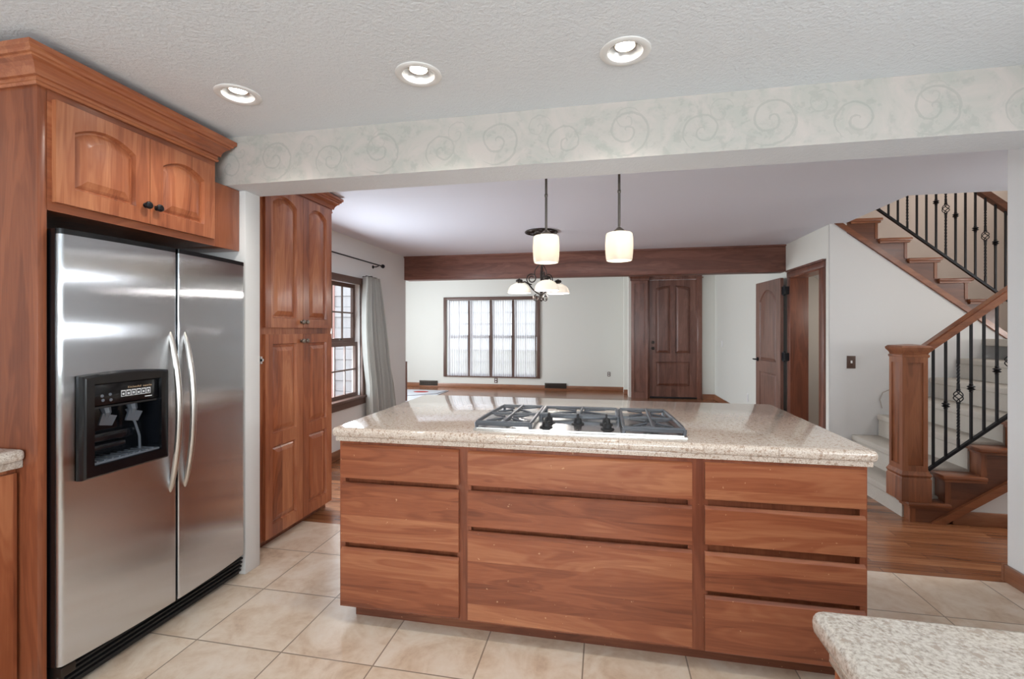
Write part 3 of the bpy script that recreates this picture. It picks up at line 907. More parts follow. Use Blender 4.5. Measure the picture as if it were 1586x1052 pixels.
cl = bpy.data.lights.new('added_fill_closet', 'POINT'); cl.energy = 2.5; cl.shadow_soft_size = 0.06; cl.color = (1, 0.95, 0.88)  # added light that lifts the dark closet interior
clo = bpy.data.objects.new('added_fill_closet', cl); COL.objects.link(clo); clo.location = (2.75, 5.3, 1.55)
# ------------------------------------------------------------------ stairs
def bal(mb, x, y, z0, z1, kind, zc=None):
    """square iron baluster: P plain, K with knuckle, B twisted with a basket"""
    bm = mb.bm
    h = 0.0068
    zc = zc or (z0+z1)/2

    def bar(za, zb, twist=0.0, n=1):
        rings = []
        for i in range(n+1):
            a = PI/4+twist*i/n
            z = za+(zb-za)*i/n
            rings.append([bm.verts.new((x+h*1.414*math.cos(a+k*PI/2), y+h*1.414*math.sin(a+k*PI/2), z)) for k in range(4)])
        for A, B in zip(rings, rings[1:]):
            for k in range(4):
                bm.faces.new((A[k], A[(k+1) % 4], B[(k+1) % 4], B[k]))
        bm.faces.new(rings[0][::-1]); bm.faces.new(rings[-1])
    if kind == 'B':
        g = 0.045
        bar(z0, z0+0.07); bar(zc+g+0.19, z1)
        bar(z0+0.07, zc-g-0.04, 5*PI, 40); bar(zc-g-0.04, zc-g)
        bar(zc+g+0.04, zc+g+0.19, 3*PI, 24); bar(zc+g, zc+g+0.04)
        mb.lathe((x, y, zc-g), [(0.0, -0.012), (0.012, -0.008), (0.012, 0.006), (0, 0.008)], 8)
        mb.lathe((x, y, zc+g), [(0.0, -0.008), (0.012, -0.006), (0.012, 0.008), (0, 0.012)], 8)
        for q in range(4):
            pts = []
            for i in range(13):
                s = i/12
                a = q*PI/2+s*PI*1.1
                r = 0.004+0.025*math.sin(PI*s)
                pts.append((x+r*math.cos(a), y+r*math.sin(a), zc-g+2*g*s))
            mb.tube(pts, 0.0036, 5)
    else:
        bar(z0, z1)
        if kind == 'K':
            mb.lathe((x, y, zc), [(0.009, -0.030), (0.013, -0.026), (0.010, -0.018), (0.020, -0.013), (0.025, -0.008), (0.013, 0.0), (0.025, 0.008), (0.020, 0.013), (0.010, 0.018), (0.013, 0.026), (0.009, 0.030)], 10)


YF = 3.81
run, nx = 0.216, 2.113
zt_ = [0.145, 0.345, 0.545, 0.725, 0.905, 1.085, 1.265]
low = thing('stair_flight', (2.11, YF, 0), 'lower stair flight with cream carpet and oak tread ends behind the square newel', 'stairs')
for k in range(6):
    xa = nx+run*k; z = zt_[k]; zp = zt_[k-1] if k else 0
    xe = xa+run+0.05
    mb = MB().box(xa, xe, YF-0.03, YF+0.12, z-0.03, z, 0.008)
    mb.box(xa+0.012, xe, YF-0.018, YF+0.1, z-0.045, z-0.03)
    tr = mb.build('tread', 'stair_x', low)
    mb = MB().box(xa+0.035, xa+0.06, YF, YF+0.12, zp, z-0.03)
    mb.box(xa+0.022, xa+0.04, YF-0.006, YF+0.006, zp, z-0.045)
    mb.build('riser', 'stair_z', low)
sk = lambda x: 0.70*(x-2.262)
pts = [(2.148, YF+0.004, 0.0), (2.262, YF+0.004, 0)]
pts += [(3.43, YF+0.004, sk(3.43))]
top = []
for k in range(6):
    xa = nx+run*k+0.036
    top += [(xa, YF+0.004, (zt_[k-1] if k else 0)-0.028 if k else 0.0), (xa, YF+0.004, zt_[k]-0.028)]
top.append((3.43, YF+0.004, zt_[5]-0.028))
poly = pts + top[::-1]
mb = MB().prism(poly[:-1], (0, 0.1, 0))
mb.build('stringer', 'stair_dark', low)
mb = MB().prism([(2.262, YF-0.02, 0), (2.345, YF-0.02, 0), (3.43, YF-0.02, sk(3.43)-0.062), (3.43, YF-0.02, sk(3.43)+0.004)], (0, 0.03, 0))
mb.build('skirt_board', 'stair_x', low)
mb = MB()
for k in range(6):
    xa = nx+run*k; z = zt_[k]; zp = zt_[k-1]+0.015 if k else 0.0
    y0_ = YF+(0.12 if k else 0.085)
    mb.box(xa+0.005, xa+run+0.06, y0_, 5.04, z-0.035, z+0.018, 0.014, 3)
    mb.box(xa+0.022, xa+0.07, y0_, 5.04, zp, z)
mb.box(nx+run*6, 4.58, YF+0.01, 6.09, 1.22, 1.283, 0.012)
mb.build('carpet', 'carpet', low)
struct('wall_below_flight', MB().prism([(2.42, YF+0.02, 0), (4.6, YF+0.02, 0), (4.6, YF+0.02, 1.2), (3.43, YF+0.02, sk(3.43)-0.02), (2.42, YF+0.02, sk(2.42)-0.02)], (0, 0.06, 0)), 'paint', 'white triangle of wall below the lower flight')

lr = thing('stair_railing', (2.17, YF, 0), 'lower railing with square oak newel post and black iron balusters', 'railing')
nx0, nx1, ny0, ny1 = 2.093, 2.243, YF-0.005, YF+0.145
mb = MB().box(nx0, nx1, ny0, ny1, 0.34, 1.19, 0.003)
# raised stiles and rails leave a sunk panel on the two faces in view
f0, g0 = ny0-0.008, nx0-0.008
mb.box(g0, nx0+0.028, f0, ny0, 0.36, 1.17).box(nx1-0.028, nx1, f0, ny0, 0.36, 1.17)
mb.box(nx0+0.028, nx1-0.028, f0, ny0, 0.36, 0.40).box(nx0+0.028, nx1-0.028, f0, ny0, 1.13, 1.17)
mb.box(g0, nx0, ny0, ny0+0.028, 0.36, 1.17).box(g0, nx0, ny1-0.028, ny1, 0.36, 1.17)
mb.box(g0, nx0, ny0+0.028, ny1-0.028, 0.36, 0.40).box(g0, nx0, ny0+0.028, ny1-0.028, 1.13, 1.17)
npst = mb.build('newel_post', 'stair_z', lr)
sq = lambda e: [(nx0-e, ny0-e), (nx1+e, ny0-e), (nx1+e, ny1+e), (nx0-e, ny1+e)]


def square_stack(levels):
    mb = MB()
    rings = []
    for e, z in levels:
        rings.append([mb.bm.verts.new((p[0], p[1], z)) for p in sq(e)])
    for A, B in zip(rings, rings[1:]):
        for k in range(4):
            mb.bm.faces.new((A[k], A[(k+1) % 4], B[(k+1) % 4], B[k]))
    mb.bm.faces.new(rings[0][::-1]); mb.bm.faces.new(rings[-1])
    return mb


square_stack([(0.018, 0.146), (0.018, 0.305), (0.012, 0.318), (0.020, 0.335), (0.010, 0.355), (0.004, 0.375)]).build('newel_base', 'stair_z', npst)
square_stack([(0.004, 1.165), (0.010, 1.172), (0.010, 1.185), (0.004, 1.19), (0.008, 1.205), (0.022, 1.225), (0.024, 1.24), (0.012, 1.252), (-0.06, 1.262)]).build('newel_cap', 'stair_z', npst)
hz = lambda x: 1.168+0.80*(x-2.243)      # underside of the handrail
mb = MB().prism([(2.243, YF+0.04, hz(2.243)), (2.243, YF+0.04, hz(2.243)+0.072), (3.5, YF+0.04, hz(3.5)+0.072), (3.5, YF+0.04, hz(3.5))], (0, 0.055, 0))
mb.prism([(2.243, YF+0.03, hz(2.243)+0.03), (2.243, YF+0.03, hz(2.243)+0.062), (3.5, YF+0.03, hz(3.5)+0.062), (3.5, YF+0.03, hz(3.5)+0.03)], (0, 0.075, 0))
mb.build('handrail', 'stair_x', lr)
sz = lambda x: 0.335+0.835*(x-2.262)
mb = MB().prism([(2.243, YF+0.055, sz(2.243)-0.012), (2.243, YF+0.055, sz(2.243)+0.012), (3.5, YF+0.055, sz(3.5)+0.012), (3.5, YF+0.055, sz(3.5)-0.012)], (0, 0.024, 0))
mb.build('shoe_rail', 'wrought', lr)
for k in range(14):
    x = 2.322+0.0775*k
    mb = MB(); bal(mb, x, YF+0.067, sz(x), hz(x)+0.01, 'PKBK'[k % 4], (sz(x)+hz(x))/2-0.045)
    mb.build('baluster', 'wrought', lr)

YU = 5.05
uf = thing('stair_flight', (3.0, YU, 1.3), 'upper stair flight with dark oak string and open tread ends rising left to the ceiling', 'stairs')
un = lambda i: (2.597+0.2445*i, 2.431-0.1955*i)
for i in range(0, 5):
    xn, z = un(i)
    mb = MB().box(xn-0.275, xn, YU-0.035, 6.09, z-0.028, z, 0.006)
    mb.box(xn-0.265, xn-0.014, YU-0.02, YU+0.1, z-0.045, z-0.028)
    mb.build('tread', 'stair_x', uf)
    mb = MB().box(xn-0.055, xn-0.032, YU-0.006, 6.09, z-0.1955, z-0.028)
    mb.build('riser', 'stair_z', uf)
bot = lambda x: 2.393-0.79*(x-2.193)
top = []
for i in range(4, -1, -1):
    xn, z = un(i)
    top += [(xn-0.034, YU, z-0.1955+0.0), (xn-0.034, YU, z-0.03)]
top[0] = (top[0][0], YU, bot(top[0][0])+0.02)
pts = [(2.2, YU, bot(2.2)), (top[0][0], YU, bot(top[0][0]))] + top + [(2.325, YU, un(0)[1]-0.03), (2.2, YU, CEIL-0.002)]
MB().prism(pts, (0, 0.05, 0)).build('stringer', 'stair_dark', uf)
x9 = 3.80
mb = MB().prism([(2.15, YU-0.022, bot(2.15)), (x9, YU-0.022, bot(x9)), (x9, YU-0.022, bot(x9)+0.055), (2.15, YU-0.022, bot(2.15)+0.055)], (0, 0.024, 0))
mb.build('string_moulding', 'stair_x', uf)

ur = thing('stair_railing', (3.0, YU+0.04, 1.7), 'upper railing of black iron balusters over the stair string near the ceiling', 'railing')
us = lambda x: 2.535-0.842*(x-2.569)
y_ = YU+0.03
mb = MB().prism([(2.30, y_-0.012, us(2.30)-0.013), (3.80, y_-0.012, us(3.80)-0.013), (3.80, y_-0.012, us(3.80)+0.013), (2.30, y_-0.012, us(2.30)+0.013)], (0, 0.024, 0))
mb.build('shoe_rail', 'wrought', ur)
mb = MB().prism([(2.30, y_-0.03, us(2.30)+0.80), (3.80, y_-0.03, us(3.80)+0.80), (3.80, y_-0.03, us(3.80)+0.87), (2.30, y_-0.03, us(2.30)+0.87)], (0, 0.06, 0))
mb.build('handrail', 'stair_dark', ur)
for k in range(-3, 15):
    x = 2.672+0.0788*k
    mb = MB(); bal(mb, x, y_, us(x), us(x)+0.805, 'PKBK'[k % 4], us(x)+0.45)
    mb.build('baluster', 'wrought', ur)

# ------------------------------------------------------------------ cabinets: tall surround over the refrigerator
KNOB = [(0.0, -0.030), (0.010, -0.0295), (0.0155, -0.025), (0.0165, -0.019), (0.012, -0.013), (0.006, -0.010), (0.006, -0.003), (0.011, -0.002), (0.011, 0)]
KX = Matrix.Rotation(-PI/2, 4, 'Y')          # knob axis pointing to +X


def knob_x(x, y, z, mat, parent):
    mb = MB().lathe((x, y, z), [(r, -q) for r, q in KNOB][::-1], 14, Matrix.Rotation(PI/2, 4, 'Y'))
    return mb.build('knob', mat, parent)


def door_x(root, X, y0, y1, z0, z1, panels, mat, knob=None, kmat='bronze', t=0.02):
    """panelled cabinet door facing +X; panels=[(z0,z1,margins,top)]"""
    mb = MB()
    w = y1-y0
    for (pz0, pz1, mar, tp) in panels:
        panel_face(mb, (0, w, pz0, pz1), mar, tp, depth=0.017, field=0.034)
    slab_sides(mb, 0, w, z0, z1, t)
    mb.transform(placed((X, y0, 0), FACE_X))
    d = mb.build('door', mat, root, angle=14)
    if knob:
        knob_x(X, knob[0], knob[1], kmat, d)
    return d


CROWN = [(0, -0.108), (0.008, -0.108), (0.013, -0.100), (0.009, -0.092), (0.009, -0.080), (0.019, -0.078), (0.021, -0.066), (0.027, -0.052), (0.037, -0.040), (0.049, -0.033), (0.049, -0.024), (0.058, -0.022), (0.061, -0.012), (0.070, -0.006), (0.070, 0.012), (0, 0.012)]
cr = lambda z: [(o, z+q) for o, q in CROWN]
fc = thing('refrigerator_cabinet', (-2.36, 1.72, 0), 'tall cherry cabinet surround with two arched doors above the steel refrigerator', 'cabinet')
XF = -1.99
MB().box(-2.74, XF, 1.315, 1.345, 0, 2.30, 0.002).build('side_panel', 'panel', fc)
mb = MB().box(-2.74, XF-0.02, 1.345, 2.095, 1.80, 2.30)
mb.build('carcass', 'panel', fc)
mb = MB().box(XF-0.02, XF, 1.345, 1.375, 1.80, 2.30).box(XF-0.02, XF, 2.05, 2.095, 1.80, 2.30).box(XF-0.02, XF, 1.375, 2.05, 2.19, 2.30).box(XF-0.02, XF, 1.375, 2.05, 1.80, 1.845).box(XF-0.02, XF, 1.70, 1.74, 1.845, 2.19)
mb.build('face_frame', 'cherry_y', fc)
door_x(fc, -1.97, 1.360, 1.7205, 1.832, 2.208, [(1.832, 2.208, (0.062, 0.062, 0.062, 0.055), arch(0.042))], 'cherry_v', (1.700, 1.908), 'wrought')
door_x(fc, -1.97, 1.7225, 2.072, 1.832, 2.208, [(1.832, 2.208, (0.062, 0.062, 0.062, 0.055), arch(0.042))], 'cherry_v', (1.752, 1.908), 'wrought')
MB().sweep([(-2.74, 1.315), (XF, 1.315), (XF, 2.095), (-2.74, 2.095)], cr(2.348)).build('crown_moulding', 'cherry_y', fc, angle=16)
MB().box(-2.3, XF-0.001, 2.0955, 2.262, 1.80, 2.137, 0.002).build('filler_panel', 'panel', fc)

# ------------------------------------------------------------------ refrigerator
fr = thing('refrigerator', (-2.36, 1.80, 0), 'stainless side by side refrigerator with a black water dispenser in its left door', 'refrigerator')
FY0, FY1, FYM = 1.353, 2.256, 1.801
bow = lambda y: -1.945+0.034*(1-((y-FYM)/(FY1-FYM))**2)
MB().box(-2.72, -2.02, 1.362, 2.25, 0.02, 1.712, 0.004).build('body', 'black', fr)


def fridge_door(y0, y1, z0, z1, hole=None, rl=0.03, rr=0.006, xb=-2.012):
    prof = []
    ys = [y0+rl+(y1-rr-y0-rl)*i/16 for i in range(17)]
    if hole:
        ys = sorted(set(ys) | {hole[0], hole[1]})
    prof.append((xb, y0))
    for i in range(7):
        a = PI/2*i/6
        prof.append((bow(y0+rl)-rl+rl*math.sin(a), y0+rl-rl*math.cos(a)))
    for y in ys[1:-1]:
        prof.append((bow(y), y))
    for i in range(5):
        a = PI/2*i/4
        prof.append((bow(y1-rr)-rr+rr*math.cos(a), y1-rr+rr*math.sin(a)))
    prof.append((xb, y1))
    zs = [z0, z1] if not hole else [z0, hole[2], hole[3], z1]
    mb = MB(); bm = mb.bm
    G = [[bm.verts.new((p[0], p[1], z)) for p in prof] for z in zs]
    n = len(prof)
    for a in range(len(zs)-1):
        for i in range(n):
            j = (i+1) % n
            if hole and a == 1 and j > i:
                ym = (prof[i][1]+prof[j][1])/2
                if hole[0] < ym < hole[1] and prof[i][0] > xb+0.01 and prof[j][0] > xb+0.01:
                    continue
            bm.faces.new((G[a][i], G[a][j], G[a+1][j], G[a+1][i]))
    bm.faces.new(G[0][::-1]); bm.faces.new(G[-1])
    return mb


RL = 0.016
HOLE = (1.425, 1.735, 0.835, 1.075)
dl = fridge_door(FY0, 1.7955, 0.130, 1.714, HOLE, RL).build('freezer_door', 'steel', fr, angle=40)
dr = fridge_door(1.8065, FY1, 0.130, 1.714, None, 0.006, 0.03).build('refrigerator_door', 'steel', fr, angle=40)
MB().box(-2.014, -1.962, FY0-0.0025, FY0-0.0003, 0.128, 1.734).build('door_side', 'black', dl)
mb = fridge_door(FY0, 1.7955, 1.714, 1.734, None, RL)
mb.build('door_cap', 'black', dl, angle=40)
fridge_door(1.8065, FY1, 1.714, 1.734, None, 0.006, 0.03).build('door_cap', 'black', dr, angle=40)
MB().box(-2.10, -1.97, 1.37, 1.47, 1.712, 1.74, 0.006).build('hinge_cover', 'blackmatte', fr)
MB().box(-2.0, -1.945, 1.797, 1.805, 0.13, 1.71).build('door_gasket', 'blackmatte', fr)
for (yy, par) in ((1.768, dl), (1.842, dr)):
    pts, rs = [], []
    for i in range(25):
        s = i/24
        z = 0.635+(1.352-0.635)*s
        pts.append((-1.918+0.052*math.sin(PI*s)**0.75, yy, z))
        rs.append(0.008+0.006*math.sin(PI*s)**0.5)
    MB().tube(pts, rs, 12).build('handle', 'handle', par)
mb = MB()
for k in range(4):
    z = 0.03+0.022*k
    mb.prism([(-1.985, 1.37, z), (-1.965+0.004*k, 1.37, z+0.004), (-1.965+0.004*k, 1.37, z+0.012), (-1.985, 1.37, z+0.018)], (0, 0.875, 0))
mb.box(-2.03, -1.985, 1.36, 2.252, 0.012, 0.125)
mb.build('toe_grille', 'blackmatte', fr)
MB().box(-2.0, -1.945, 1.358, 1.41, 0.085, 0.122, 0.006).box(-2.0, -1.965, 1.358, 1.385, 0.0, 0.09, 0.004).build('leveling_foot', 'bronze', fr)
# dispenser
DX = -1.918
dy0, dy1 = 1.398, 1.752
ds = MB()
outer, inner = [], []
N = 10
def ring(dy, zb, zt, rise, x):
    pts = [(x, dy0+dy, zb), (x, dy1-dy, zb)]
    for i in range(N+1):
        s = 1-i/N
        pts.append((x, dy0+dy+(dy1-dy0-2*dy)*s, zt+rise*(1-(2*s-1)**2)))
    return [ds.bm.verts.new(p) for p in pts]
L = [ring(0, 0.795, 1.188, 0.012, DX-0.014), ring(0.002, 0.797, 1.186, 0.012, DX+0.010), ring(0.010, 0.805, 1.178, 0.012, DX+0.022), ring(0.040, 0.842, 1.155, 0.0, DX+0.020), ring(0.043, 0.846, 1.150, 0.0, DX+0.008)]
for A, B in zip(L, L[1:]):
    for i in range(len(A)):
        j = (i+1) % len(A)
        ds.bm.faces.new((A[i], A[j], B[j], B[i]))
dsp = ds.build('dispenser', 'black', dl, angle=30)
def sub(mb, name, mat):
    return mb.build(name, mat, dl)
sub(MB().box(DX-0.12, DX+0.006, 1.438, 1.712, 1.062, 1.152, 0.004), 'control_panel', 'black')
mb = MB().box(-2.009, -2.005, 1.43, 1.73, 0.838, 1.072)
mb.box(-2.005, DX+0.006, 1.428, 1.440, 0.838, 1.07).box(-2.005, DX+0.006, 1.710, 1.722, 0.838, 1.07).box(-2.005, DX+0.006, 1.44, 1.71, 1.058, 1.07)
sub(mb, 'dispenser_recess', 'cavity')
mb = MB().box(-2.005, DX+0.012, 1.44, 1.71, 0.838, 0.852, 0.003)
for k in range(9):
    mb.box(-1.99, DX+0.006, 1.455+k*0.028, 1.463+k*0.028, 0.852, 0.856)
sub(mb, 'drip_tray', 'grey_plastic')
for yc in (1.525, 1.632):
    mb = MB().prism([(-1.955, yc-0.028, 0.985), (-1.955, yc+0.022, 0.975), (-1.940, yc+0.030, 1.015), (-1.950, yc-0.018, 1.030)], (-0.008, 0, 0))
    mb.tube([(-1.965, yc, 1.055), (-1.955, yc, 1.03), (-1.96, yc, 1.0)], [0.02, 0.016, 0.006], 8)
    sub(mb, 'dispenser_paddle', 'grey_plastic')
mb = MB().tube([(-1.975, 1.62, 1.03), (-1.96, 1.645, 0.97), (-1.955, 1.66, 0.91), (-1.955, 1.662, 0.856)], 0.005, 6)
sub(mb, 'water_tube', 'grey_plastic')
mb = MB().box(-2.004, -1.945, 1.445, 1.60, 0.885, 0.91, 0.01).box(-2.004, -1.97, 1.48, 1.66, 0.91, 0.95, 0.008)
sub(mb, 'ice_chute', 'cavity')
mb = MB()
for k in range(6):
    y = 1.548+k*0.0212
    mb.box(DX+0.0055, DX+0.0072, y, y+0.018, 1.113, 1.118); mb.box(DX+0.0055, DX+0.0072, y, y+0.0016, 1.095, 1.113); mb.box(DX+0.0055, DX+0.0072, y+0.0164, y+0.018, 1.095, 1.113)
    mb.box(DX+0.0055, DX+0.0072, y+0.0055, y+0.0125, 1.099-0.001*(k % 2), 1.107+0.001*(k % 3))
mb.box(DX+0.0055, DX+0.0072, 1.548, 1.672, 1.0925, 1.0945)
mb.box(DX+0.0055, DX+0.0072, 1.648, 1.678, 1.079, 1.083)
sub(mb, 'button_icons', 'icon')
mb = MB()
for (y, z) in ((1.475, 1.105), (1.505, 1.108), (1.478, 1.088), (1.508, 1.086)):
    mb.tube([(DX+0.004, y, z), (DX+0.0075, y, z)], 0.006, 10)
sub(mb, 'indicator', 'grey_plastic')


def text_mesh(txt, size, loc, rot, mat, name, parent):
    cu = bpy.data.curves.new('lettering', 'FONT'); cu.body = txt; cu.size = size; cu.extrude = 0.0004
    to = bpy.data.objects.new('lettering', cu); COL.objects.link(to)
    bpy.context.view_layer.update()
    dg = bpy.context.evaluated_depsgraph_get()
    me = bpy.data.meshes.new_from_object(to.evaluated_get(dg))
    bpy.data.objects.remove(to)
    me.transform(Matrix.Translation(Vector(loc)-Vector(parent['_o'])) @ rot)
    me.materials.clear(); me.materials.append(M[mat])
    o = bpy.data.objects.new(name, me); COL.objects.link(o); o.parent = parent
    o['_o'] = parent['_o']
    return o


TX = Matrix.Rotation(PI/2, 4, 'Z') @ Matrix.Rotation(PI/2, 4, 'X')
text_mesh('KitchenAid  superba', 0.0125, (DX+0.0066, 1.575, 1.124), TX, 'gold_ink', 'lettering', dl)

# ------------------------------------------------------------------ pantry
pc = thing('pantry_cabinet', (-2.38, 2.83, 0), 'tall cherry pantry with four panelled doors beyond the wall end', 'cabinet')
PX = -2.07
MB().box(-2.735, PX-0.02, 2.385, 3.27, 0.05, 2.345).build('carcass', 'panel', pc)
mb = MB().box(PX-0.02, PX, 2.385, 2.56, 0.05, 2.345).box(PX-0.02, PX, 3.235, 3.27, 0.05, 2.345)
mb.box(PX-0.02, PX, 2.56, 3.235, 1.31, 1.40).box(PX-0.02, PX, 2.56, 3.235, 2.24, 2.345).box(PX-0.02, PX, 2.56, 3.235, 0.05, 0.09).box(PX-0.02, PX, 2.88, 2.93, 0.09, 1.31).box(PX-0.02, PX, 2.88, 2.93, 1.40, 2.24)
mb.build('face_frame', 'cherry_v', pc)
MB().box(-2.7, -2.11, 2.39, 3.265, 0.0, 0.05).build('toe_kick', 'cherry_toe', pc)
ma = (0.062, 0.062, 0.062, 0.045)
for (ya, yb, ky) in ((2.540, 2.9055, 2.886), (2.9085, 3.255, 2.930)):
    door_x(pc, -2.05, ya, yb, 1.378, 2.278, [(1.378, 2.278, (0.066, 0.066, 0.062, 0.045), arch(0.045))], 'cherry_v', (ky, 1.418), 'nickel')
    door_x(pc, -2.05, ya, yb, 0.058, 1.336, [(0.66, 1.336, (0.066, 0.066, 0.045, 0.062), None), (0.058, 0.66, (0.066, 0.066, 0.075, 0.035), None)], 'cherry_v', (ky, 1.288), 'nickel')
MB().sweep([(PX, 2.395), (PX, 3.27), (-2.735, 3.27)], cr(2.372)).build('crown_moulding', 'cherry_y', pc, angle=16)
mb = MB().box(-2.07, -2.056, 2.512, 2.532, 1.17, 1.185).box(-2.07, -2.056, 2.512, 2.520, 1.155, 1.20)
tag(mb.build('latch', 'white', pc), 'white broken catch at the pantry edge')

# ------------------------------------------------------------------ island
isl = thing('kitchen_island', (-0.12, 2.5, 0), 'cherry kitchen island with ten drawers under the pale granite top', 'kitchen island')
IX0, IX1, IY0, IY1 = -1.215, 0.981, 2.0, 3.045
mb = MB().box(IX0, IX1, IY0+0.03, IY1, 0.068, 0.846)
mb.build('carcass', 'cherry_frame', isl)
mb = MB()
for a, b in ((IX0, -1.187), (-0.642, -0.576), (0.335, 0.412), (0.956, IX1)):
    mb.box(a, b, IY0, IY0+0.0295, 0.068, 0.846)
for a, b in ((-1.187, -0.642), (-0.576, 0.335), (0.412, 0.956)):
    mb.box(a, b, IY0+0.0004, IY0+0.0295, 0.818, 0.846).box(a, b, IY0+0.0004, IY0+0.0295, 0.068, 0.094)
mb.build('face_frame', 'cherry_frame', isl)
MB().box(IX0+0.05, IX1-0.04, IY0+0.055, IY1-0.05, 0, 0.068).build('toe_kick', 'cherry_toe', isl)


def drawer(x0, x1, z0, z1):
    # slab front whose top edge is chamfered back as a finger pull
    yf, yb = IY0-0.018, IY0-0.001
    mb = MB()
    mb.prism([(x0, yf+0.003, z0), (x0, yf, z0+0.004), (x0, yf, z1-0.011), (x0, yf+0.011, z1), (x0, yb, z1), (x0, yb, z0)], (x1-x0, 0, 0))
    mb.build('drawer', 'cherry_x', isl)


for z0, z1 in ((0.674, 0.831), (0.375, 0.652), (0.082, 0.350)):
    drawer(-1.201, -0.630, z0, z1)
for z0, z1 in ((0.676, 0.829), (0.495, 0.652), (0.083, 0.474)):
    drawer(-0.588, 0.349, z0, z1)
for z0, z1 in ((0.684, 0.832), (0.503, 0.656), (0.318, 0.472), (0.075, 0.297)):
    drawer(0.398, 0.970, z0, z1)

ct = thing('countertop', (-0.12, 2.5, 0.846), 'speckled beige granite top of the big island holding the cooktop', 'countertop')
MB().box(-1.236, 1.003, 1.955, 3.095, 0.868, 0.912, 0.018, 4).build('slab', 'granite', ct)
MB().box(-1.222, 0.989, 1.972, 3.080, 0.8475, 0.872, 0.004).build('edge_strip', 'granite', ct)

# cooktop
ck = thing('gas_cooktop', (-0.12, 2.27, 0.912), 'five burner stainless gas cooktop with grey iron grates on the island', 'cooktop')
cx0, cx1, cy0, cy1 = -0.572, 0.338, 2.005, 2.535
# tray with a gently bowed front
pts = [(cx0, cy1), (cx0, cy0+0.012)]
for i in range(1, 12):
    s = i/12
    pts.append((cx0+(cx1-cx0)*s, cy0+0.012-0.014*math.sin(PI*s)))
pts += [(cx1, cy0+0.012), (cx1, cy1)]
mb = MB().prism([(p[0], p[1], 0.9125) for p in pts], (0, 0, 0.010))
mb.box(cx0+0.012, cx1-0.012, cy0+0.024, cy1-0.012, 0.922, 0.9255)
mb.build('tray', 'steel_tray', ck)


def grate(x0, x1, y0, y1, rows, bow_l=0, bow_r=0, hz_=0.948, open_front=False):
    mb = MB()
    def side(x, b):
        return [(x+b*math.sin(PI*(0.25+0.75*s))*0.6-(b*0.6*math.sin(PI*0.25) if b else 0)*0, y0+(y1-y0)*s, hz_) for s in [i/10 for i in range(11)]]
    inl, inr = (0.028 if bow_l else 0), (0.028 if bow_r else 0)
    L_ = [(x0+inl*s**1.5, y0+(y1-y0)*s, hz_) for s in [i/8 for i in range(9)]]
    R_ = [(x1-inr*s**1.5, y0+(y1-y0)*s, hz_) for s in [i/8 for i in range(9)]]
    loop = L_ + R_[::-1]
    mb.tube(loop, 0.0085, 6, closed=True)
    xm = (x0+x1)/2
    n = len(rows)
    mb.tube([(xm, y0, hz_+0.002), (xm+0.01, y1, hz_+0.004)], 0.0075, 6)
    for yb in rows:
        r = 0.030
        for a in range(8):
            t = a*PI/4+PI/8*0
            ex = (xm+math.cos(t)*(x1-x0)/2*0.97, yb+math.sin(t)*(y1-y0)/(2*n)*0.97)
            if a % 2 == 0: continue
            mb.tube([(xm+math.cos(t)*r, yb+math.sin(t)*r, hz_+0.003), (ex[0], min(max(ex[1], y0), y1), hz_)], 0.0055, 5)
    if n == 2:
        ymid = (y0+y1)/2
        mb.tube([(x0+inl*0.35, ymid, hz_), (x1-inr*0.35, ymid, hz_)], 0.0075, 6)
    for (px, py) in ((x0, y0), (x1, y0), (x0+inl, y1), (x1-inr, y1)):
        mb.tube([(px, py, hz_), (px, py, 0.926)], [0.010, 0.008], 6)
    # skirt bar along the front
    if not open_front:
        mb.box(x0, x1, y0-0.006, y0+0.006, hz_-0.014, hz_+0.004, 0.003)
    else:
        mb.box(x0, x1, y0-0.006, y0+0.006, hz_-0.016, hz_+0.004, 0.003)
    return mb.build('grate', 'iron', ck)


grate(-0.562, -0.318, 2.035, 2.505, (2.155, 2.39), bow_l=1)
grate(0.083, 0.328, 2.035, 2.505, (2.155, 2.39), bow_r=1)
grate(-0.303, 0.068, 2.285, 2.505, (2.395,), open_front=True)
for (bx_, by_, r_) in ((-0.435, 2.155, 0.036), (-0.43, 2.39, 0.044), (0.205, 2.155, 0.044), (0.20, 2.39, 0.036), (-0.117, 2.395, 0.056)):
    mb = MB().lathe((bx_, by_, 0.9255), [(r_*1.5, 0), (r_*1.45, 0.004), (r_, 0.006), (r_, 0.012), (r_*0.9, 0.017), (0, 0.019)], 20)
    mb.build('burner', 'iron', ck)
for (kx, ky) in ((-0.253, 2.085), (-0.253, 2.195), (-0.118, 2.185), (0.012, 2.195), (0.016, 2.095)):
    mb = MB().lathe((kx, ky, 0.9255), [(0.030, 0), (0.029, 0.004), (0.019, 0.006), (0.017, 0.024), (0.015, 0.027), (0, 0.028)], 18)
    mb.box(kx-0.005, kx+0.005, ky-0.020, ky+0.020, 0.945, 0.972, 0.003)
    mb.build('knob', 'blackmatte', ck)

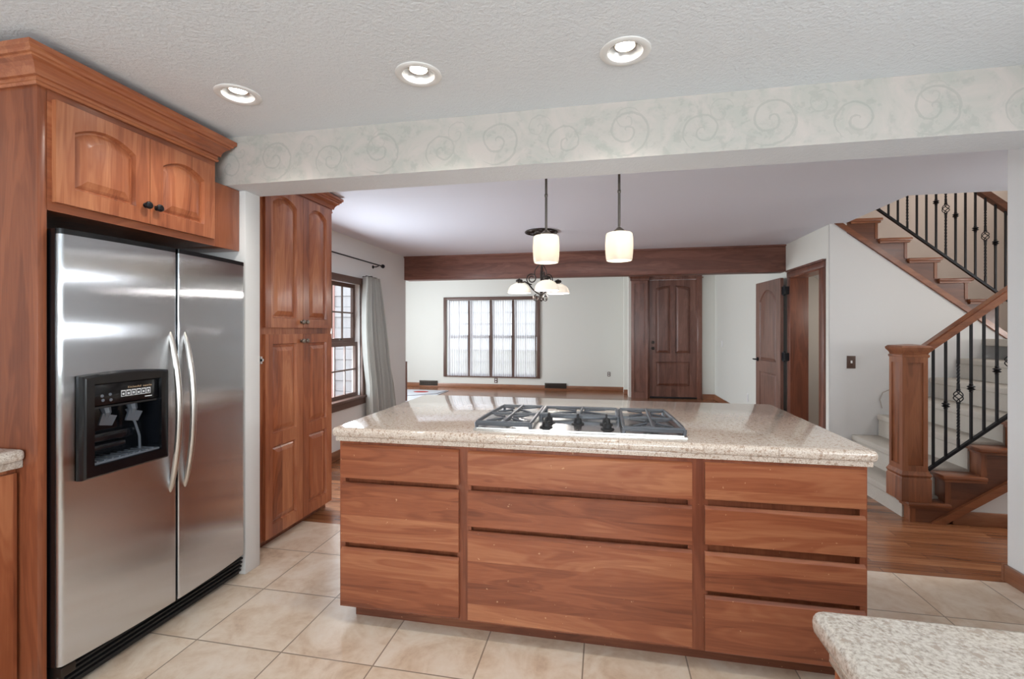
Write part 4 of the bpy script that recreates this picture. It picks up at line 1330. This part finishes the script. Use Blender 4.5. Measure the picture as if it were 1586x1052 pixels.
# ------------------------------------------------------------------ near counter and left counter
nc = thing('base_cabinet', (1.25, 0.48, 0), 'cherry base cabinet in the bottom right corner under the near granite counter', 'cabinet')
mb = MB().box(0.386, 2.12, 0.16, 0.872, 0.07, 0.827)
mb.build('carcass', 'panel', nc)
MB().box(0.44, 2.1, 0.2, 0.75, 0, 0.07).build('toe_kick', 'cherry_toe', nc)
mb = MB().box(0.379, 0.387, 0.17, 0.872, 0.075, 0.826, 0.002)
mb.build('end_panel', 'cherry_v', nc)
n2 = thing('countertop', (1.25, 0.48, 0.826), 'granite counter corner closest to the viewer at bottom right', 'countertop')
MB().box(0.332, 2.125, 0.10, 0.853, 0.862, 0.905, 0.018, 4).build('slab', 'granite_near', n2)
MB().box(0.352, 2.125, 0.12, 0.833, 0.828, 0.866, 0.006).build('edge_strip', 'granite_near', n2)

lc = thing('base_cabinet', (-2.4, 0.75, 0), 'cherry base cabinet at the left edge before the refrigerator panel', 'cabinet')
MB().box(-2.74, -2.085, 0.0, 1.312, 0.08, 0.866).build('carcass', 'cherry_v', lc)
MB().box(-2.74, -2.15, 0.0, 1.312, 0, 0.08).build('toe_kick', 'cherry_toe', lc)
MB().box(-2.085, -2.065, 0.86, 1.305, 0.10, 0.85, 0.003).build('door', 'cherry_v', lc)
l2 = thing('countertop', (-2.4, 0.75, 0.866), 'short pale granite counter end at the left edge of the picture', 'countertop')
MB().box(-2.74, -2.035, 0.0, 1.313, 0.892, 0.935, 0.016, 4).build('slab', 'granite_near', l2)
MB().box(-2.74, -2.05, 0.0, 1.313, 0.867, 0.896, 0.004).build('edge_strip', 'granite_near', l2)

# ------------------------------------------------------------------ lamps
def point(name, loc, power, r=0.03, col=(1, 0.93, 0.84)):
    d = bpy.data.lights.new(name, 'POINT'); d.energy = power; d.shadow_soft_size = r; d.color = col
    o = bpy.data.objects.new(name, d); COL.objects.link(o); o.location = loc
    return o


def spot(name, loc, power, size=110, col=(1, 0.95, 0.88)):
    d = bpy.data.lights.new(name, 'SPOT'); d.energy = power; d.shadow_soft_size = 0.04; d.color = col
    d.spot_size = math.radians(size); d.spot_blend = 0.6
    o = bpy.data.objects.new(name, d); COL.objects.link(o); o.location = loc
    return o


cans = [(-1.575, 'recessed can light nearest the crown moulding, leftmost on the ceiling'), (-0.735, 'middle recessed can light of the ceiling row'), (0.078, 'largest looking recessed can light, right end of the ceiling row')]
first = None
for i, (x, lab) in enumerate(cans):
    y = 1.782
    if first is None:
        rl = thing('recessed_light', (x, y, CEIL), lab, 'ceiling light', 'recessed lights in the kitchen ceiling')
        MB().lathe((x, y, CEIL), [(0.0625, 0.002), (0.064, -0.003), (0.070, -0.006), (0.086, -0.006), (0.092, -0.003), (0.0935, -0.0002)], 36).build('trim_ring', 'white', rl)
        MB().lathe((x, y, CEIL), [(0.0625, 0.001), (0.059, 0.014), (0.052, 0.026), (0.043, 0.034)], 36).build('reflector', 'chrome', rl)
        MB().lathe((x, y, CEIL), [(0.0, 0.024), (0.030, 0.024), (0.034, 0.028), (0, 0.034)], 28).build('bulb', 'bulb', rl)
        MB().lathe((x, y, CEIL), [(0.035, 0.030), (0.036, 0.020), (0.041, 0.021), (0.042, 0.033)], 28).build('gimbal', 'nickel', rl)
        MB().lathe((x, y, CEIL), [(0.060, 0.016), (0.060, 0.08), (0, 0.08)], 20).build('housing', 'blackmatte', rl)
        first = rl
    else:
        copy_tree(first, (x-cans[0][0], 0, 0), lab)
    spot('can_lamp', (x, y, CEIL-0.012), 9, 130)

pl_ = [(-0.318, 'left pendant lamp with opal glass shade, in front of the chandelier canopy'), (0.083, 'right pendant lamp with opal glass shade hanging alone over the island')]
first = None
for i, (x, lab) in enumerate(pl_):
    y = 2.62
    if first is None:
        pr = thing('pendant_lamp', (x, y, CEIL), lab, 'pendant lamp', 'pendant lamps over the island')
        MB().lathe((x, y, CEIL), [(0, -0.022), (0.03, -0.02), (0.058, -0.006), (0.06, 0)], 24).build('canopy', 'nickel', pr)
        mb = MB().tube([(x, y, 2.38), (x, y, 1.915)], 0.0068, 10)
        for z in (2.12,):
            mb.lathe((x, y, z), [(0.007, -0.01), (0.009, -0.006), (0.009, 0.006), (0.007, 0.01)], 10)
        mb.build('rod', 'pewter', pr)
        MB().lathe((x, y, 0), [(0.0, 1.925), (0.012, 1.922), (0.030, 1.906), (0.032, 1.896), (0.028, 1.89), (0, 1.889)], 20).build('socket_cap', 'nickel', pr)
        prof = [(0.03, 1.894), (0.064, 1.892), (0.0705, 1.887), (0.0735, 1.868), (0.0752, 1.825), (0.0740, 1.785), (0.0705, 1.752), (0.068, 1.742), (0.0655, 1.741)]
        prof += [(r-0.004, z) for r, z in [(0.0685, 1.752), (0.072, 1.785), (0.0730, 1.825), (0.0715, 1.866), (0.066, 1.885)]]
        MB().lathe((x, y, 0), prof, 32).build('shade', 'shade', pr)
        MB().lathe((x, y, 0), [(0.0, 1.812), (0.020, 1.818), (0.026, 1.832), (0.022, 1.85), (0.016, 1.862), (0.014, 1.885)], 20).build('bulb', 'bulb', pr)
        first = pr
    else:
        copy_tree(first, (x-pl_[0][0], 0, 0), lab)
    point('pendant_glow', (x, y, 1.768), 0.2, 0.02)

# chandelier
chx, chy = -0.64, 4.85
ch = thing('chandelier', (chx, chy, CEIL), 'iron scroll chandelier with three alabaster bowls behind the left pendant', 'chandelier')
mb = MB().lathe((chx, chy, CEIL), [(0.0, -0.012), (0.05, -0.012), (0.055, -0.008)], 24)
for r in (0.165, 0.06):
    mb.tube([(chx+r*math.cos(a), chy+r*math.sin(a), CEIL-0.010) for a in [2*PI*k/40 for k in range(40)]], 0.008, 6, closed=True)
for k in range(6):
    a0 = 2*PI*k/6
    pts = []
    for i in range(26):
        s = i/25
        t = s*3.6*PI
        rr = 0.046*(1-0.72*s)
        c = (chx+0.112*math.cos(a0), chy+0.112*math.sin(a0))
        pts.append((c[0]+rr*math.cos(a0+t), c[1]+rr*math.sin(a0+t), CEIL-0.010))
    mb.tube(pts, 0.0065, 5)
mb.build('canopy', 'bronze', ch)
mb = MB().tube([(chx, chy, CEIL-0.01), (chx, chy, 1.70)], 0.008, 8)
mb.lathe((chx, chy, 0), [(0.0, 1.66), (0.012, 1.67), (0.022, 1.69), (0.030, 1.715), (0.016, 1.74), (0.012, 1.78), (0.026, 1.81), (0.026, 1.83), (0.010, 1.86), (0.014, 1.95), (0.009, 1.99)], 14)
mb.build('stem', 'bronze', ch)
for k in range(3):
    a0 = math.radians(170+120*k)
    ux, uy = math.cos(a0), math.sin(a0)
    P = lambda r, z: (chx+ux*r, chy+uy*r, z)
    ex = 0.245
    mb = MB()
    # S arm from the stem out to the bowl
    mb.tube([P(0.012, 1.735), P(0.05, 1.755), P(0.10, 1.80), P(0.14, 1.85), P(0.18, 1.875), P(ex, 1.865)], 0.008, 8)
    # large scroll above the arm
    pts = []
    for i in range(40):
        s = i/39
        t = -PI/2+s*3.3*PI
        rr = 0.062*(1-0.68*s)
        pts.append(P(0.105+rr*math.cos(t), 1.905+rr*math.sin(t)))
    mb.tube(pts, 0.0065, 7)
    # upper wire sweeping back to the stem
    mb.tube([P(0.06, 1.90), P(0.075, 1.94), P(0.07, 1.99), P(0.04, 2.03), P(0.01, 2.06)], 0.005, 6)
    # small lower scroll
    pts = []
    for i in range(28):
        s = i/27
        t = PI/2-s*2.9*PI
        rr = 0.036*(1-0.65*s)
        pts.append(P(0.055+rr*math.cos(t), 1.700+rr*math.sin(t)))
    mb.tube(pts, 0.006, 6)
    arm = mb.build('arm', 'bronze', ch)
    mb = MB()
    c = Vector(P(ex, 1.88))
    for q in range(6):
        b = q*PI/3
        mb.lathe((c.x+0.022*math.cos(b), c.y+0.022*math.sin(b), 1.885), [(0, 0.02), (0.012, 0.012), (0.016, 0), (0.010, -0.012), (0, -0.015)], 8)
    mb.lathe((c.x, c.y, 1.88), [(0, 0.035), (0.014, 0.025), (0.018, 0), (0.02, -0.02), (0, -0.02)], 10)
    mb.build('rosette', 'bronze', arm)
    prof = [(0.018, 1.862), (0.05, 1.856), (0.085, 1.838), (0.108, 1.812), (0.120, 1.782), (0.124, 1.758), (0.120, 1.757), (0.115, 1.782), (0.103, 1.809), (0.08, 1.833), (0.045, 1.85), (0.018, 1.855)]
    MB().lathe((c.x, c.y, 0), prof, 28).build('shade', 'alabaster', arm)
    point('chandelier_glow', (c.x, c.y, 1.765), 4.5, 0.04, (1, 0.96, 0.91))

# ------------------------------------------------------------------ curtains
cr_ = thing('curtain_rod', (-2.67, 4.4, 2.15), 'thin black curtain rod with ball end above the left window', 'curtain rod')
MB().tube([(-2.67, 3.40, 2.15), (-2.67, 5.33, 2.15)], 0.0075, 8).build('rod', 'wrought', cr_)
MB().lathe((-2.67, 5.345, 2.15), [(0, -0.03), (0.014, -0.025), (0.024, -0.008), (0.024, 0.008), (0.014, 0.022), (0, 0.026)], 12, Matrix.Rotation(-PI/2, 4, 'X')).build('finial', 'wrought', cr_)
for y in (5.24, 3.5):
    mb = MB().tube([(-2.75, y, 2.13), (-2.70, y, 2.13), (-2.672, y, 2.142)], 0.006, 8).tube([(-2.749, y, 2.13), (-2.742, y, 2.13)], 0.02, 10)
    mb.build('bracket', 'wrought', cr_)


def cloth(name, mat, edge, rows, cols, folds, amp, axis, label, cat, group=None, wob=0.0, th=0.0):
    """edge(v)->(a0,a1,z,depth amp factor); pleated sheet across axis"""
    mb = MB(); bm = mb.bm
    G = []
    for j in range(rows+1):
        v = j/rows
        a0, a1, z, k, base = edge(v)
        row = []
        for i in range(cols+1):
            u = i/cols
            ph = 2*PI*folds*(u+wob*math.sin(3*v+5*u))
            d = amp*k*(math.sin(ph)+0.35*math.sin(2.3*ph+1.0+v))
            a = a0+(a1-a0)*u
            p = (base+d, a, z) if axis == 'X' else (a, base+d, z)
            row.append(bm.verts.new(p))
        G.append(row)
    for j in range(rows):
        for i in range(cols):
            bm.faces.new((G[j][i], G[j][i+1], G[j+1][i+1], G[j+1][i]))
    if th:
        r = bmesh.ops.solidify(bm, geom=list(bm.faces), thickness=th)
    o = mb.build(name, mat, None, None, 180)
    return tag(o, label, cat, group)


def drape_edge(v):
    z = 1.975-1.955*v
    s = v**0.8
    a0 = 4.90-0.06*math.sin(PI*min(1, v*1.6))+0.075*v
    a1 = 5.185+0.50*s
    return a0, a1, z, 0.85+0.35*v, -2.662


cloth('curtain', 'drape', drape_edge, 30, 120, 6, 0.045, 'X', 'pale sage curtain bunched and flared at the right of the dining window', 'curtain', wob=0.02, th=0.002)
tag(MB().tube([(-2.75, 5.0, 1.984), (-2.63, 5.0, 1.984)], 0.006, 8).tube([(-2.66, 4.91, 1.9825), (-2.66, 5.18, 1.9825)], 0.005, 8).build('curtain_hook', 'wrought'), 'small dark hook holding the sage curtain top', 'hook')
spn = [(-3.675, -3.135), (-3.12, -2.615), (-2.575, -2.08), (-2.05, -1.525)]
nm = ['leftmost of the four white sheer curtains in the far window', 'second from left white sheer curtain in the far window', 'third from left white sheer curtain in the far window', 'rightmost of the four white sheer curtains in the far window']
for k, (a, b) in enumerate(spn):
    def ed(v, a=a, b=b, k=k):
        pinch = 0.012*math.sin(PI*v)
        return a+0.01+pinch, b-0.01-pinch, 2.065-1.78*v, 1.0, 10.652
    o = cloth('sheer_curtain', 'sheer', ed, 24, 70, 9+k % 2, 0.009, 'Y', nm[k], 'curtain', 'sheer curtains in the far window', wob=0.02)
    rod = MB().tube([(a, 10.655, 2.066), (b, 10.655, 2.066)], 0.005, 6)
    rod.build('sash_rod', 'white', o)

# ------------------------------------------------------------------ small fittings
def plate(name, box, mat, label, cat, toggle=None, tmat='white', tname='toggle', group=None):
    t = thing(name, ((box[0]+box[1])/2, (box[2]+box[3])/2, box[4]), label, cat, group)
    MB().box(*box, 0.0015).build('plate', mat, t)
    for tb in toggle or []:
        MB().box(*tb).build(tname, tmat, t)
    return t


plate('light_switch', (2.300, 2.374, 5.040, 5.047, 0.995, 1.115), 'brown_plate', 'brown switch plate with white toggle on the wall below the stairs', 'light switch', [(2.331, 2.343, 5.032, 5.041, 1.045, 1.07)])
plate('wall_outlet', (-2.52, -2.445, 10.692, 10.70, 0.13, 0.245), 'brown_plate', 'dark wall outlet centred below the far window', 'outlet', [(-2.498, -2.467, 10.689, 10.693, 0.145, 0.175), (-2.498, -2.467, 10.689, 10.693, 0.198, 0.228)], 'white', 'socket')
plate('wall_outlet', (0.085, 0.145, 10.692, 10.70, 0.33, 0.43), 'brown_plate', 'small outlet on the far wall left of the front door', 'outlet', [(0.1, 0.13, 10.689, 10.693, 0.345, 0.37), (0.1, 0.13, 10.689, 10.693, 0.39, 0.415)], 'white', 'socket')
plate('light_switch', (2.142, 2.15, 9.20, 9.28, 1.05, 1.17), 'white', 'white switch on the cream wall right of the front door', 'light switch', [(2.138, 2.143, 9.23, 9.25, 1.10, 1.13)])
plate('wall_outlet', (2.142, 2.15, 7.62, 7.70, 0.28, 0.40), 'white', 'white outlet low on the cream wall near the open closet door', 'outlet', [(2.139, 2.143, 7.64, 7.68, 0.30, 0.33), (2.139, 2.143, 7.64, 7.68, 0.35, 0.38)], 'white', 'socket')


def register(x0, x1, label):
    t = thing('wall_register', ((x0+x1)/2, 10.68, 0.04), label, 'vent', 'registers in the far baseboard')
    MB().box(x0, x1, 10.672, 10.684, 0.035, 0.155, 0.003).build('frame', 'copper', t)
    mb = MB()
    for k in range(18):
        x = x0+0.03+(x1-x0-0.06)*k/17
        mb.prism([(x-0.006, 10.671, 0.055), (x+0.006, 10.671, 0.055), (x+0.012, 10.671, 0.135), (x, 10.671, 0.135)], (0, -0.006, 0))
    mb.build('louvres', 'bronze', t)
    return t


register(-4.38, -3.92, 'dark metal register left of the far window')
register(-1.33, -0.83, 'dark metal register right of the far window')
t = thing('floor_register', (-2.72, 3.75, 0), 'grey box register on the wall below the dining window', 'vent')
MB().box(-2.733, -2.69, 3.45, 4.06, 0.1, 0.24, 0.006).build('case', 'pewter', t)
MB().box(-2.69, -2.684, 3.48, 4.03, 0.13, 0.15).box(-2.69, -2.684, 3.48, 4.03, 0.17, 0.19).build('louvres', 'bronze', t)

rg = thing('rug', (-4.1, 9.2, 0), 'white rug with red oval and dark curving lines on the living room floor', 'rug')
MB().box(-4.75, -3.42, 8.35, 10.05, 0.001, 0.010, 0.003).build('pile', 'siding_white', rg)
M['rug_red'] = plain('red wool', (176, 64, 56), 0.9)
M['rug_dark'] = plain('charcoal wool', (70, 58, 54), 0.9)
mb = MB().prism([(-3.95+0.17*math.cos(a), 9.72+0.12*math.sin(a), 0.0095) for a in [2*PI*k/24 for k in range(24)]], (0, 0, 0.003))
mb.build('oval_motif', 'rug_red', rg)
mb = MB().tube([(-3.44, 9.95, 0.011), (-3.50, 9.5, 0.011), (-3.75, 9.25, 0.011), (-4.1, 9.0, 0.011), (-4.7, 8.95, 0.011)], 0.022, 6, flat=0.2)
mb.tube([(-4.72, 8.9, 0.011), (-4.3, 8.75, 0.011), (-4.05, 8.6, 0.011), (-4.15, 8.45, 0.011)], 0.022, 6, flat=0.2)
mb.build('line_motif', 'rug_dark', rg)
M['cable'] = plain('beige cable', (170, 160, 148), 0.6)
mb = MB().tube([(2.60, 5.044, 0.62), (2.58, 5.04, 0.70), (2.60, 5.035, 0.77), (2.66, 5.035, 0.80), (2.73, 5.04, 0.80), (2.78, 5.044, 0.78)], 0.004, 6)
tag(mb.build('wall_cable', 'cable'), 'thin loose cable looping from the wall behind the newel post', 'cable')

for o in bpy.data.objects:
    if '_o' in o:
        del o['_o']
